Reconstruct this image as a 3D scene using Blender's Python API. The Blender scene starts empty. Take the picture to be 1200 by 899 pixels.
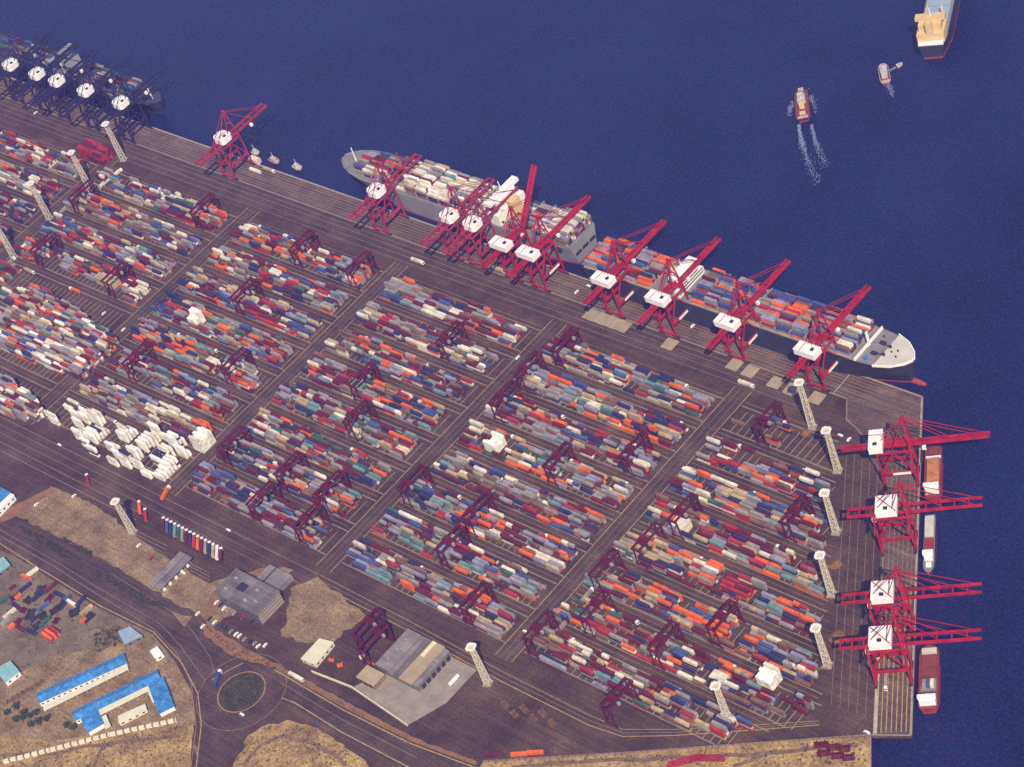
import bpy, math, random
from mathutils import Vector, Matrix, noise
random.seed(7)
D = bpy.data
scene = bpy.context.scene
COL = scene.collection
PI = math.pi
R = math.radians

# ------------------------------------------------------------------ camera
F_PX = 2850.55
PITCH, ROLL, YAW, YAWE = R(40.921), R(-22.257), R(-55.707), R(-113.444)
CAM = Vector((1240, -770, 1300))
_fw = Vector((0, math.cos(PITCH), -math.sin(PITCH)))
_rt = Vector((1, 0, 0))
_up = Vector((0, math.sin(PITCH), math.cos(PITCH)))
_r = _rt * math.cos(ROLL) + _up * math.sin(ROLL)
_u = -_rt * math.sin(ROLL) + _up * math.cos(ROLL)
Ux = Vector((math.cos(YAW), math.sin(YAW), 0))
Vy = Vector((-math.sin(YAW), math.cos(YAW), 0))
def _yard(d): return Vector((d.dot(Ux), d.dot(Vy), d.z))
FW, RT, UP = _yard(_fw), _yard(_r), _yard(_u)

def at(x, y, z=0.0):
    """ground point (metres, yard axes) seen at a pixel of the 1200x899 photograph"""
    d = FW * F_PX + RT * (x - 600) - UP * (y - 449.5)
    t = (z - CAM.z) / d.z
    return Vector((CAM.x + d.x * t, CAM.y + d.y * t, z))

cam_data = D.cameras.new('camera')
cam = D.objects.new('camera', cam_data)
COL.objects.link(cam)
m = Matrix((RT, UP, -FW)).transposed().to_4x4()
m.translation = CAM
cam.matrix_world = m
cam_data.sensor_fit = 'HORIZONTAL'
cam_data.angle = 2 * math.atan(600 / F_PX)
cam_data.clip_end = 30000
cam_data.clip_start = 1
scene.camera = cam

# axes of the east quay
TH = YAWE - YAW
EA = Vector((math.cos(TH), math.sin(TH), 0))      # along the quay, away from the corner
EN = Vector((-math.sin(TH), math.cos(TH), 0))     # out over the water
CORNER = at(1080, 467)
CORNER.y = 200.5
def east(e, n, z=0.0):
    p = CORNER + EA * e + EN * n
    return Vector((p.x, p.y, z))

# ------------------------------------------------------------------ materials
MATS = {}
def mat(name, col, rough=0.7, var=0.18, scale=0.25, metal=0.0, col2=None, detail=4, spec=0.3, fine=0.0, fscale=1.5, streak=0.0):
    if name in MATS: return MATS[name]
    mt = D.materials.new(name); mt.use_nodes = True
    nt = mt.node_tree; b = nt.nodes['Principled BSDF']
    b.inputs['Roughness'].default_value = rough
    b.inputs['Metallic'].default_value = metal
    b.inputs['Specular IOR Level'].default_value = spec
    geo = nt.nodes.new('ShaderNodeNewGeometry')
    nz = nt.nodes.new('ShaderNodeTexNoise'); nz.inputs['Scale'].default_value = scale
    nz.inputs['Detail'].default_value = detail; nz.inputs['Roughness'].default_value = 0.65
    nt.links.new(geo.outputs['Position'], nz.inputs['Vector'])
    rp = nt.nodes.new('ShaderNodeValToRGB')
    c2 = col2 or tuple(c * (1 + var) for c in col)
    c1 = tuple(c * (1 - var) for c in col) if col2 is None else col
    rp.color_ramp.elements[0].position = 0.32; rp.color_ramp.elements[0].color = (*c1, 1)
    rp.color_ramp.elements[1].position = 0.68; rp.color_ramp.elements[1].color = (*c2, 1)
    nt.links.new(nz.outputs['Fac'], rp.inputs['Fac'])
    out = rp.outputs['Color']
    if fine > 0:
        n2 = nt.nodes.new('ShaderNodeTexNoise'); n2.inputs['Scale'].default_value = fscale
        n2.inputs['Detail'].default_value = 3; n2.inputs['Roughness'].default_value = 0.8
        nt.links.new(geo.outputs['Position'], n2.inputs['Vector'])
        mr = nt.nodes.new('ShaderNodeMapRange')
        mr.inputs['From Min'].default_value = 0.3; mr.inputs['From Max'].default_value = 0.7
        mr.inputs['To Min'].default_value = 1 - fine; mr.inputs['To Max'].default_value = 1 + fine
        nt.links.new(n2.outputs['Fac'], mr.inputs['Value'])
        mx = nt.nodes.new('ShaderNodeVectorMath'); mx.operation = 'SCALE'
        nt.links.new(out, mx.inputs[0]); nt.links.new(mr.outputs['Result'], mx.inputs['Scale'])
        out = mx.outputs['Vector']
    if streak > 0:      # tyre marks along the lanes, patches of oil
        for vec, amt in (((0.006, 0.42, 0), streak), ((0.42, 0.006, 0), streak * .45), ((0.05, 0.07, 0), streak * .8)):
            mp = nt.nodes.new('ShaderNodeMapping'); mp.inputs['Scale'].default_value = vec
            nt.links.new(geo.outputs['Position'], mp.inputs['Vector'])
            n3 = nt.nodes.new('ShaderNodeTexNoise'); n3.inputs['Scale'].default_value = 1; n3.inputs['Detail'].default_value = 3
            nt.links.new(mp.outputs['Vector'], n3.inputs['Vector'])
            m3 = nt.nodes.new('ShaderNodeMapRange'); m3.inputs['From Min'].default_value = .35; m3.inputs['From Max'].default_value = .65
            m3.inputs['To Min'].default_value = 1 - amt; m3.inputs['To Max'].default_value = 1 + amt
            nt.links.new(n3.outputs['Fac'], m3.inputs['Value'])
            x3 = nt.nodes.new('ShaderNodeVectorMath'); x3.operation = 'SCALE'
            nt.links.new(out, x3.inputs[0]); nt.links.new(m3.outputs['Result'], x3.inputs['Scale']); out = x3.outputs['Vector']
    nt.links.new(out, b.inputs['Base Color'])
    MATS[name] = mt
    return mt

M_ASPH = mat('terminal asphalt', (0.042, 0.023, 0.017), 0.9, col2=(0.105, 0.059, 0.040), scale=0.02, detail=8, fine=0.5, fscale=0.6, streak=.22)
M_APRON = mat('apron concrete', (0.070, 0.044, 0.036), 0.9, col2=(0.150, 0.098, 0.076), scale=0.03, detail=8, fine=0.45, fscale=0.6, streak=.25)
M_ROAD = mat('road asphalt', (0.046, 0.030, 0.024), 0.9, col2=(0.098, 0.062, 0.045), scale=0.03, detail=8, fine=0.45, fscale=0.6, streak=.2)
M_LANE = mat('stack slab', (0.085, 0.064, 0.064), 0.9, col2=(0.12, 0.09, 0.085), scale=0.05, detail=7, fine=0.3, fscale=0.6)
M_CONC = mat('pale concrete', (0.27, 0.23, 0.19), 0.85, 0.2, 0.1, fine=0.2)
M_BEAM = mat('runway concrete', (0.22, 0.165, 0.125), 0.85, 0.25, 0.08, fine=0.25)
M_SOIL = mat('bare soil', (0.14, 0.078, 0.034), 0.95, col2=(0.46, 0.31, 0.12), scale=0.045, detail=12, fine=0.6, fscale=0.4)
M_PLAZA = mat('worn paving', (0.14, 0.088, 0.046), 0.9, col2=(0.31, 0.215, 0.11), scale=0.05, detail=10, fine=0.55, fscale=0.5, streak=.12)
M_YARD2 = mat('dusty yard', (0.085, 0.065, 0.045), 0.9, col2=(0.24, 0.185, 0.12), scale=0.03, detail=8, fine=0.4, fscale=0.6)
M_VERGE = mat('red earth verge', (0.17, 0.085, 0.045), 0.95, col2=(0.27, 0.14, 0.07), scale=0.08, detail=8, fine=0.35, fscale=0.6)
M_GRASS = mat('rough grass', (0.045, 0.036, 0.018), 0.95, col2=(0.075, 0.065, 0.035), scale=0.1, detail=8, fine=0.4, fscale=0.8)
M_LINE = mat('road paint pale', (0.40, 0.33, 0.25), 0.8, 0.25, 0.2, fine=0.3)
M_YLINE = mat('road paint yellow', (0.36, 0.23, 0.10), 0.8, 0.3, 0.2, fine=0.3)
M_GLINE = mat('worn lane line', (0.21, 0.145, 0.115), 0.85, 0.3, 0.15, fine=0.3)
M_WHITE = mat('white paint', (0.80, 0.79, 0.74), 0.6, 0.06, 0.2)
M_CREAM = mat('cream render', (0.66, 0.61, 0.44), 0.8, 0.1, 0.15)
M_CRANE = mat('crane red paint', (0.36, 0.013, 0.030), 0.5, 0.35, 0.15)
M_CRANE2 = mat('faded crane paint', (0.30, 0.028, 0.055), 0.6, 0.35, 0.15)
M_CRANED = mat('crane maroon paint', (0.105, 0.009, 0.016), 0.55, 0.25, 0.2)
M_NAVY = mat('crane navy paint', (0.022, 0.022, 0.06), 0.5, 0.2, 0.2)
M_DARK = mat('dark steel', (0.03, 0.03, 0.035), 0.6, 0.2)
M_GREY = mat('grey steel', (0.28, 0.28, 0.29), 0.6, 0.15)
M_MAST = mat('galvanised steel', (0.52, 0.47, 0.37), 0.6, 0.15)
M_RUBBER = mat('rubber', (0.02, 0.02, 0.02), 0.9, 0.1)
M_GLASS = mat('dark glass', (0.02, 0.025, 0.035), 0.15, 0.1, spec=0.5)
M_BLUER = mat('blue roof sheet', (0.045, 0.20, 0.45), 0.55, 0.35, 0.25, fine=.25, streak=.12)
M_TEAL = mat('teal roof sheet', (0.22, 0.42, 0.42), 0.6, 0.2, 0.2)
M_PBLUE = mat('pale blue roof sheet', (0.26, 0.36, 0.44), 0.6, 0.2, 0.2)
M_SLATE = mat('slate roof', (0.14, 0.125, 0.12), 0.8, 0.3, 0.08, fine=0.3, streak=.15)
M_LSLATE = mat('light slate roof', (0.21, 0.19, 0.18), 0.75, 0.25, 0.1, fine=0.25, streak=.12)
M_WALL = mat('grey wall', (0.16, 0.145, 0.14), 0.85, 0.15)
M_HULLD = mat('hull dark blue', (0.03, 0.035, 0.055), 0.55, 0.2, 0.08)
M_HULLG = mat('hull grey', (0.24, 0.235, 0.24), 0.55, 0.15, 0.06)
M_HULLR = mat('hull red', (0.26, 0.035, 0.03), 0.6, 0.25, 0.1)
M_BOOT = mat('antifouling red', (0.30, 0.05, 0.045), 0.7, 0.2, 0.1)
M_DECKW = mat('deck pale', (0.52, 0.50, 0.43), 0.8, 0.12, 0.15)
M_DECKR = mat('deck red', (0.20, 0.045, 0.04), 0.8, 0.25, 0.12, fine=0.2)
M_DECKG = mat('deck grey', (0.19, 0.185, 0.19), 0.8, 0.2, 0.12, fine=0.2)
M_BUFF = mat('buff paint', (0.62, 0.46, 0.22), 0.6, 0.12, 0.2)
M_HATCH = mat('hatch cover primer', (0.34, 0.27, 0.19), 0.8, 0.15, 0.15, fine=0.15)
M_STAIN = mat('quay stain', (0.06, 0.045, 0.05), 0.9, 0.2, 0.1)
M_BARK = mat('bark', (0.10, 0.07, 0.05), 0.9)
M_LEAF = mat('foliage', (0.030, 0.055, 0.022), 0.8, col2=(0.075, 0.11, 0.04), scale=0.5)
M_SHRUB = mat('shrub leaves', (0.025, 0.030, 0.018), 0.9, col2=(0.055, 0.05, 0.025), scale=0.4)
M_RUST = mat('rusty earth', (0.13, 0.06, 0.03), 0.95, col2=(0.27, 0.13, 0.05), scale=0.3, fine=0.3)
M_FOAM = mat('sea foam', (0.20, 0.23, 0.33), 0.8, 0.15, 0.3)

PAL = {
    'maroon': (0.125, 0.018, 0.024), 'red': (0.34, 0.032, 0.036), 'orange': (0.66, 0.125, 0.022),
    'grey': (0.27, 0.24, 0.22), 'white': (0.66, 0.60, 0.48), 'navy': (0.030, 0.034, 0.090),
    'blue': (0.055, 0.090, 0.22), 'green': (0.045, 0.11, 0.075), 'teal': (0.14, 0.25, 0.25),
    'brown': (0.19, 0.10, 0.065), 'tan': (0.43, 0.33, 0.19), 'lilac': (0.25, 0.245, 0.31), 'bright': (0.84, 0.82, 0.74)}
CW = {'maroon': 18, 'red': 7, 'orange': 9, 'grey': 22, 'white': 10, 'navy': 10, 'blue': 7, 'green': 3, 'teal': 3,
      'brown': 10, 'tan': 6, 'lilac': 8}
WORD = {'navy': 'navy blue', 'green': 'dark green', 'lilac': 'pale blue-grey', 'bright': 'bright white'}
CN = list(PAL)
CMAT = [mat('container ' + k, PAL[k], 0.6, 0.3, 0.12, fine=0.2, fscale=0.9) for k in CN]
def pick(w=CW):
    return random.choices(list(w), weights=list(w.values()))[0]

# ------------------------------------------------------------------ mesh builder
class MB:
    def __init__(self): self.v, self.f, self.m = [], [], []
    def hexa(self, p, m=0):
        n = len(self.v); self.v += [tuple(q) for q in p]
        for q in ((0, 3, 2, 1), (4, 5, 6, 7), (0, 1, 5, 4), (1, 2, 6, 5), (2, 3, 7, 6), (3, 0, 4, 7)):
            self.f.append(tuple(n + i for i in q)); self.m.append(m)
    def b(self, x0, x1, y0, y1, z0, z1, m=0):
        self.hexa([(x0, y0, z0), (x1, y0, z0), (x1, y1, z0), (x0, y1, z0),
                   (x0, y0, z1), (x1, y0, z1), (x1, y1, z1), (x0, y1, z1)], m); return self
    def taper(self, c0, s0, c1, s1, m=0):
        p = []
        for c, s in ((c0, s0), (c1, s1)):
            for a, q in ((-1, -1), (1, -1), (1, 1), (-1, 1)):
                p.append((c[0] + a * s[0], c[1] + q * s[1], c[2]))
        self.hexa(p, m); return self
    def bar(self, p, q, w, h=None, m=0):
        h = h or w; p, q = Vector(p), Vector(q); d = (q - p).normalized()
        s = d.cross(Vector((0, 0, 1)))
        s = s.normalized() if s.length > 1e-3 else Vector((1, 0, 0))
        t = s.cross(d).normalized()
        s *= w / 2; t *= h / 2
        self.hexa([p - s - t, p + s - t, p + s + t, p - s + t, q - s - t, q + s - t, q + s + t, q - s + t][0:4] +
                  [q - s - t, q + s - t, q + s + t, q - s + t], m); return self
    def poly(self, pts, z, m=0):
        pts = [(p[0], p[1]) for p in pts]
        a = sum(pts[i][0] * pts[(i + 1) % len(pts)][1] - pts[(i + 1) % len(pts)][0] * pts[i][1] for i in range(len(pts)))
        if a < 0: pts = pts[::-1]
        n = len(self.v); self.v += [(x, y, z) for x, y in pts]
        self.f.append(tuple(range(n, n + len(pts)))); self.m.append(m); return self
    def prism(self, pts, z0, z1, m=0, mt=None, inset=0.0):
        pts = [(p[0], p[1]) for p in pts]; k = len(pts)
        a = sum(pts[i][0] * pts[(i + 1) % k][1] - pts[(i + 1) % k][0] * pts[i][1] for i in range(k))
        if a < 0: pts = pts[::-1]
        n = len(self.v)
        self.v += [(x, y, z0) for x, y in pts] + [(x, y, z1) for x, y in pts]
        for i in range(k):
            j = (i + 1) % k
            self.f.append((n + i, n + j, n + k + j, n + k + i)); self.m.append(m)
        self.f.append(tuple(range(n + k, n + 2 * k))); self.m.append(m if mt is None else mt)
        self.f.append(tuple(range(n + k - 1, n - 1, -1))); self.m.append(m); return self
    def cyl(self, p, q, r0, r1=None, n=10, m=0):
        r1 = r0 if r1 is None else r1
        p, q = Vector(p), Vector(q); d = (q - p).normalized()
        s = d.cross(Vector((0, 0, 1)))
        s = s.normalized() if s.length > 1e-3 else Vector((1, 0, 0))
        t = d.cross(s)
        k = len(self.v)
        for c, r in ((p, r0), (q, r1)):
            for i in range(n):
                a = 2 * PI * i / n
                self.v.append(tuple(c + (s * math.cos(a) + t * math.sin(a)) * r))
        for i in range(n):
            j = (i + 1) % n
            self.f.append((k + i, k + j, k + n + j, k + n + i)); self.m.append(m)
        self.f.append(tuple(k + i for i in range(n - 1, -1, -1))); self.m.append(m)
        self.f.append(tuple(k + n + i for i in range(n))); self.m.append(m); return self
    def ribbon(self, pts, w, z, m=0):
        pts = [Vector((p[0], p[1])) for p in pts]; L = []
        for i, p in enumerate(pts):
            a = pts[max(i - 1, 0)]; c = pts[min(i + 1, len(pts) - 1)]
            t = (c - a).normalized(); L.append((p, Vector((-t.y, t.x)) * w / 2))
        self.k = getattr(self, 'k', 0) + 1; z = z + .003 * (self.k % 23)
        n = len(self.v)
        for p, o in L:
            self.v.append((p.x - o.x, p.y - o.y, z)); self.v.append((p.x + o.x, p.y + o.y, z))
        for i in range(len(L) - 1):
            k = n + 2 * i
            self.f.append((k, k + 2, k + 3, k + 1)); self.m.append(m)
        return self
    def build(self, name, mats, parent=None, loc=None, rz=0.0):
        me = D.meshes.new(name); me.from_pydata(self.v, [], self.f)
        if not isinstance(mats, (list, tuple)): mats = [mats]
        for x in mats: me.materials.append(x)
        if len(mats) > 1: me.polygons.foreach_set('material_index', self.m)
        me.update()
        o = D.objects.new(name, me); COL.objects.link(o)
        if parent: o.parent = parent
        if loc is not None: o.location = loc
        if rz: o.rotation_euler.z = rz
        return o

def tag(o, label=None, cat=None, group=None, kind=None):
    if label: o['label'] = label
    if cat: o['category'] = cat
    if group: o['group'] = group
    if kind: o['kind'] = kind
    return o
def thing(name, label, cat, loc=(0, 0, 0), rz=0.0, group=None):
    o = D.objects.new(name, None); COL.objects.link(o)
    o.location = loc; o.rotation_euler.z = rz; o.empty_display_size = 1
    return tag(o, label, cat, group)
CH = {}
def dup(root, loc, rz, label=None, group=None):
    def cp(o, par):
        c = o.copy(); COL.objects.link(c)
        if par: c.parent = par
        for ch in CH.setdefault(o.name, list(o.children)): cp(ch, c)
        return c
    r = cp(root, None); r.location = loc; r.rotation_euler.z = rz
    if label: r['label'] = label
    if group: r['group'] = group
    return r
def struct(name, mb, mats): return tag(mb.build(name, mats), kind='structure')
def P(pts, z=0.0): return [at(x, y, z) for x, y in pts]
def ragged(pts, amp=2.2, step=5.0):
    """subdivides an outline and lets it wander, as worn ground edges do"""
    out = []
    for i, a in enumerate(pts):
        q = pts[(i + 1) % len(pts)]; d = Vector((q.x - a.x, q.y - a.y, 0)); n = max(1, int(d.length / step))
        nn = Vector((-d.y, d.x, 0)).normalized()
        for k in range(n):
            p = Vector((a.x, a.y, 0)) + d * (k / n)
            out.append(p + nn * amp * noise.noise(p * .13) * 1.6 if k else p)
    return out
ORD = ['first', 'second', 'third', 'fourth', 'fifth', 'sixth', 'seventh', 'eighth', 'ninth', 'tenth', 'eleventh', 'twelfth',
       'thirteenth', 'fourteenth', 'fifteenth', 'sixteenth', 'seventeenth', 'eighteenth', 'nineteenth', 'twentieth'] + ['far'] * 60
NUM = ['no', 'one', 'two', 'three', 'four', 'five', 'six', 'seven']

# ------------------------------------------------------------------ the ground and the sea
SE = east(318, 0)
g = MB()
land = [(-4500, 201), (CORNER.x, CORNER.y), (SE.x, SE.y), tuple(at(1021, 862))[:2], tuple(at(1021, 899))[:2],
        (500, -180), (560, -420), (700, -900), (1000, -4500), (-4500, -4500)]
g.prism(land, -9, 0, 0)
struct('ground', g, [M_ASPH])

def water_mat():
    mt = D.materials.new('sea water'); mt.use_nodes = True
    nt = mt.node_tree; b = nt.nodes['Principled BSDF']
    b.inputs['Roughness'].default_value = 0.12
    b.inputs['IOR'].default_value = 1.33
    geo = nt.nodes.new('ShaderNodeNewGeometry')
    n1 = nt.nodes.new('ShaderNodeTexNoise'); n1.inputs['Scale'].default_value = 0.55; n1.inputs['Detail'].default_value = 5
    n1.inputs['Roughness'].default_value = 0.75
    n2 = nt.nodes.new('ShaderNodeTexNoise'); n2.inputs['Scale'].default_value = 0.008; n2.inputs['Detail'].default_value = 5
    n3 = nt.nodes.new('ShaderNodeTexNoise'); n3.inputs['Scale'].default_value = 0.45; n3.inputs['Detail'].default_value = 2
    for n in (n1, n2, n3): nt.links.new(geo.outputs['Position'], n.inputs['Vector'])
    rp = nt.nodes.new('ShaderNodeValToRGB')
    rp.color_ramp.elements[0].position = .3; rp.color_ramp.elements[0].color = (0.006, 0.011, 0.042, 1)
    rp.color_ramp.elements[1].position = .7; rp.color_ramp.elements[1].color = (0.011, 0.018, 0.075, 1)
    nt.links.new(n2.outputs['Fac'], rp.inputs['Fac'])
    # fine colour grain: slight random hue noise mixed into the base colour
    mr = nt.nodes.new('ShaderNodeMixRGB'); mr.blend_type = 'LINEAR_LIGHT'; mr.inputs['Fac'].default_value = 0.028
    nt.links.new(rp.outputs['Color'], mr.inputs['Color1']); nt.links.new(n3.outputs['Color'], mr.inputs['Color2'])
    nt.links.new(mr.outputs['Color'], b.inputs['Base Color'])
    mp = nt.nodes.new('ShaderNodeMapping'); mp.inputs['Scale'].default_value = (0.004, 0.012, 0); mp.inputs['Rotation'].default_value = (0, 0, .6)
    nt.links.new(geo.outputs['Position'], mp.inputs['Vector'])
    n4 = nt.nodes.new('ShaderNodeTexNoise'); n4.inputs['Scale'].default_value = 1; n4.inputs['Detail'].default_value = 6; n4.inputs['Roughness'].default_value = .6
    nt.links.new(mp.outputs['Vector'], n4.inputs['Vector'])
    m4 = nt.nodes.new('ShaderNodeMapRange'); m4.inputs['From Min'].default_value = .35; m4.inputs['From Max'].default_value = .65
    m4.inputs['To Min'].default_value = .05; m4.inputs['To Max'].default_value = .30
    nt.links.new(n4.outputs['Fac'], m4.inputs['Value']); nt.links.new(m4.outputs['Result'], b.inputs['Roughness'])
    bp = nt.nodes.new('ShaderNodeBump'); bp.inputs['Strength'].default_value = 0.4; bp.inputs['Distance'].default_value = 1.2
    nt.links.new(n1.outputs['Fac'], bp.inputs['Height']); nt.links.new(bp.outputs['Normal'], b.inputs['Normal'])
    return mt
M_WATER = water_mat()
struct('water', MB().poly([(-5000, -5000), (5000, -5000), (5000, 5000), (-5000, 5000)], -3), [M_WATER])

# ------------------------------------------------------------------ paving, roads, markings
XR = [-602, -393, -196, -8, 186]              # the cross roads of the container yard
ZP = 0.02
soil = MB()
soil.poly([*P([(566, 893), (1021, 862.5), (1021, 898)]), Vector((500, -180, 0)), Vector((560, -420, 0)), Vector((300, -420, 0)), *P([(520, 960)])], ZP - .008)
soil.poly(ragged(P([(262, 960), (272, 900), (290, 862), (316, 848), (345, 846), (372, 853), (402, 872), (440, 905), (470, 960)])), ZP - .008)
soil.poly(ragged(P([(0, 905), (0, 862), (60, 868), (205, 851), (226, 850), (224, 880), (222, 960), (-40, 960), (-60, 900)]), 1.2), ZP - .008)
struct('soil', soil, [M_SOIL])
pl = MB()
pl.poly(ragged(P([(18, 604), (60, 570), (112, 592), (182, 645), (245, 684), (318, 662), (345, 668), (250, 735), (222, 713), (205, 708), (120, 655)])), ZP)
pl.poly(P([(0, 862), (0, 800), (60, 770), (150, 752), (178, 742), (205, 775), (225, 812), (229, 850), (205, 851), (60, 868)]), ZP)
pl.poly(ragged(P([(340, 690), (372, 676), (430, 722), (380, 760), (330, 745)]), 3), ZP)
struct('paving', pl, [M_PLAZA])
y2 = MB()
y2.poly(P([(0, 645), (20, 653), (117, 713), (178, 742), (150, 752), (60, 770), (0, 800)]), ZP + .008)
struct('dusty_yard', y2, [M_YARD2])
cy = MB()
cy.poly(P([(430, 797), (520, 765), (559, 785), (523, 824), (478, 850), (412, 806)]), ZP + .02)
struct('pavement', cy, [M_CONC])
vg = MB()
vg.poly(ragged(P([(236, 729), (257, 740), (292, 762), (330, 781), (400, 819), (482, 863), (560, 893), (556, 899), (478, 869), (398, 829), (349, 801), (321, 785), (303, 777), (275, 773), (257, 758), (239, 744)]), 1.0, 3), ZP + .04)
vg.poly(P([(246, 700), (262, 690), (258, 705), (244, 722), (236, 722)]), ZP + .04)
vg.poly(P([(0, 601), (60, 571), (66, 574), (22, 604), (0, 613)]), ZP + .04)
struct('verge', vg, [M_VERGE])

road = MB()
road.poly(P([(-60, 575), (0, 613), (20, 607), (120, 658), (215, 713), (226, 720), (240, 746), (262, 765), (300, 778), (322, 783), (400, 828),
             (480, 868), (560, 898), (640, 930), (600, 960), (490, 907), (400, 860), (330, 820), (318, 836), (300, 848), (287, 856), (270, 882),
             (258, 920), (250, 990), (212, 990), (222, 920), (232, 880), (234, 850), (230, 813), (213, 780), (180, 744), (117, 714), (20, 654), (-60, 608)]), ZP + .06)
for x in XR: road.poly([(x - 8.5, -151), (x + 8.5, -151), (x + 8.5, 150), (x - 8.5, 150)], ZP + .06)
road.poly([(-1300, 149.5), (262, 149.5), (262, 172.5), (-1300, 172.5)], ZP + .08)
struct('road', road, [M_ROAD])

ap_ = MB()
ap_.poly([(-1500, 173.5), (268, 173.5), *P([(992, 493), (1003, 501), (1012, 512), (1018, 526), (1024, 548)]), east(95, -27), east(317.5, -27), east(317.5, -.3), (CORNER.x - .3, CORNER.y - .3), (-1500, 200.6)], ZP + .06)
struct('quay_apron', ap_, [M_APRON])
mk = MB(); Z1 = ZP + .12
for x in XR:
    for dx, w, mi in ((-8.0, 0.7, 1), (-2.6, .35, 2), (2.6, .35, 2), (8.0, 0.7, 1)):
        mk.ribbon([(x + dx, -150), (x + dx, 149)], w, Z1, mi)
for y in (152, 158, 164, 169): mk.ribbon([(-1300, y), (255 - (y - 150), y)], .45, Z1, 2)
# north apron: landside rail beam, lane lines, waterside rail
mk.ribbon([(-1400, 174.5), (268, 174.5)], 1.5, Z1, 3)
for i in range(7): mk.ribbon([(-1400, 178 + i * 3.1), (300 if i > 3 else 285, 178 + i * 3.1)], .55, Z1, 2)
mk.ribbon([(-1400, 199.6), (CORNER.x - 1, 199.6)], .9, Z1, 0)
mk.ribbon([(255, 174.5), (255, 198.5)], .7, Z1 + .02, 0)
# curve of the rail beam round the corner towards the east quay
cv = [Vector((268, 174.5, 0))]
for (x, y) in ((992, 493), (1003, 501), (1012, 512), (1018, 526), (1024, 548)): cv.append(at(x, y))
mk.ribbon(cv, 1.0, Z1 + .02, 3)
# east apron
for i, n in enumerate((-21, -17.6, -14.2, -10.8, -7.4, -4.2)):
    e0 = 72 - i * 6
    mk.ribbon([east(e0, n), east(190, n)], .55, Z1, 2); mk.ribbon([east(190, n), east(314, n)], .8, Z1, 1)
mk.ribbon([east(60, -25), east(205, -25)], 1.0, Z1, 3); mk.ribbon([east(205, -25), east(314, -25)], 2.6, Z1, 0)
mk.ribbon([east(2, -1.1), east(317, -1.1)], 1.0, Z1, 0)
for n in (-32, -38, -44, -50, -56): mk.ribbon([east(40 + (n + 32) * -.6, n), east(318 + n * .55, n)], .4, Z1, 2)
# lane lines south of the yard and round the south-east edge
for y, w in ((-156, .6), (-163, .4), (-170, .4), (-178, .6), (-185, .7)):
    mk.ribbon([(-900, y), (-200 if y < -172 else -7, y)], w, Z1, 2)
for off in (0, 6, 12):
    pts = [at(375, 674 + off), at(480, 728 + off), at(590, 788 + off), at(690, 838 + off), at(730, 855 + off * .7), at(790, 855 + off * .6), at(880, 850 + off * .5), at(960, 845 + off * .4)]
    mk.ribbon(pts, .7 if off == 12 else .45, Z1, 1 if off != 6 else 2)
mk.ribbon(P([(566, 892), (700, 884), (900, 870), (1021, 861)]), 1.2, Z1, 0)
# highway lines
for pts, w, mi in (
        ([(0, 621), (60, 655), (110, 686), (190, 733), (214, 760), (240, 797)], .5, 2),
        ([(0, 628), (60, 662), (110, 694), (180, 737), (207, 765), (224, 800), (230, 850), (224, 899)], .6, 2),
        ([(0, 637), (20, 650), (117, 710), (180, 741), (213, 777), (232, 813), (236, 850), (230, 899)], .9, 1),
        ([(130, 672), (200, 716), (226, 740), (246, 770), (252, 790)], .5, 2),
        ([(322, 785), (400, 831), (480, 871), (560, 901)], .9, 1),
        ([(330, 801), (400, 843), (490, 889)], .45, 2),
        ([(330, 818), (346, 824), (400, 858), (490, 905)], .9, 1),
        ([(248, 797), (262, 789), (285, 777)], .7, 1)):
    mk.ribbon(P(pts), w, Z1, mi)
rc = at(283, 811)
for rr, w, mi in ((19, .7, 1), (36, .5, 2)):
    mk.ribbon([(rc.x + rr * math.cos(a * PI / 24), rc.y + rr * math.sin(a * PI / 24)) for a in range(0, 49)], w, Z1, mi)
for i in range(9):   # lanes through the gate
    a, c = at(196 - i * 1.2, 640 + i * 4.4), at(150 - i * 1.0, 617 + i * 4.4)
    mk.ribbon([a, c], .6, Z1, 2)
    a, c = at(222 + 1, 660 + i * 4.2), at(246, 672 + i * 4.2)
    mk.ribbon([a, c], .6, Z1, 2)
struct('road_markings', mk, [M_LINE, M_YLINE, M_GLINE, M_BEAM])

med = MB()
med.prism(P([(23, 616), (60, 633), (97, 658), (74, 653), (30, 627)]), 0.01, .18, 0)
med.prism(P([(110, 668), (150, 687), (200, 713), (170, 709), (120, 680)]), 0.01, .18, 0)
med.prism([(rc.x + 18 * math.cos(a * PI / 16), rc.y + 18 * math.sin(a * PI / 16)) for a in range(32)], 0.01, .2, 0)
med.prism(P([(200, 716), (214, 722), (226, 722), (216, 735)]), 0.01, .15, 1)
struct('median', med, [M_GRASS, M_PLAZA])
kb = MB()
for a, c in zip(land[0:5], land[1:6]):
    a, c = Vector((*a, 0)), Vector((*c, 0))
    if a.x < -4000: a.x = -1500
    d = (c - a).normalized(); nn = Vector((d.y, -d.x, 0)) * .55
    kb.bar(a + nn * 0 - Vector((0, 0, -.14)) + Vector((d.y, -d.x, 0)) * .5 + d * .6, c + Vector((d.y, -d.x, 0)) * .5 + Vector((0, 0, .14)) - d * .6, .9, .28)
struct('kerb', kb, [M_CONC])

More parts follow.
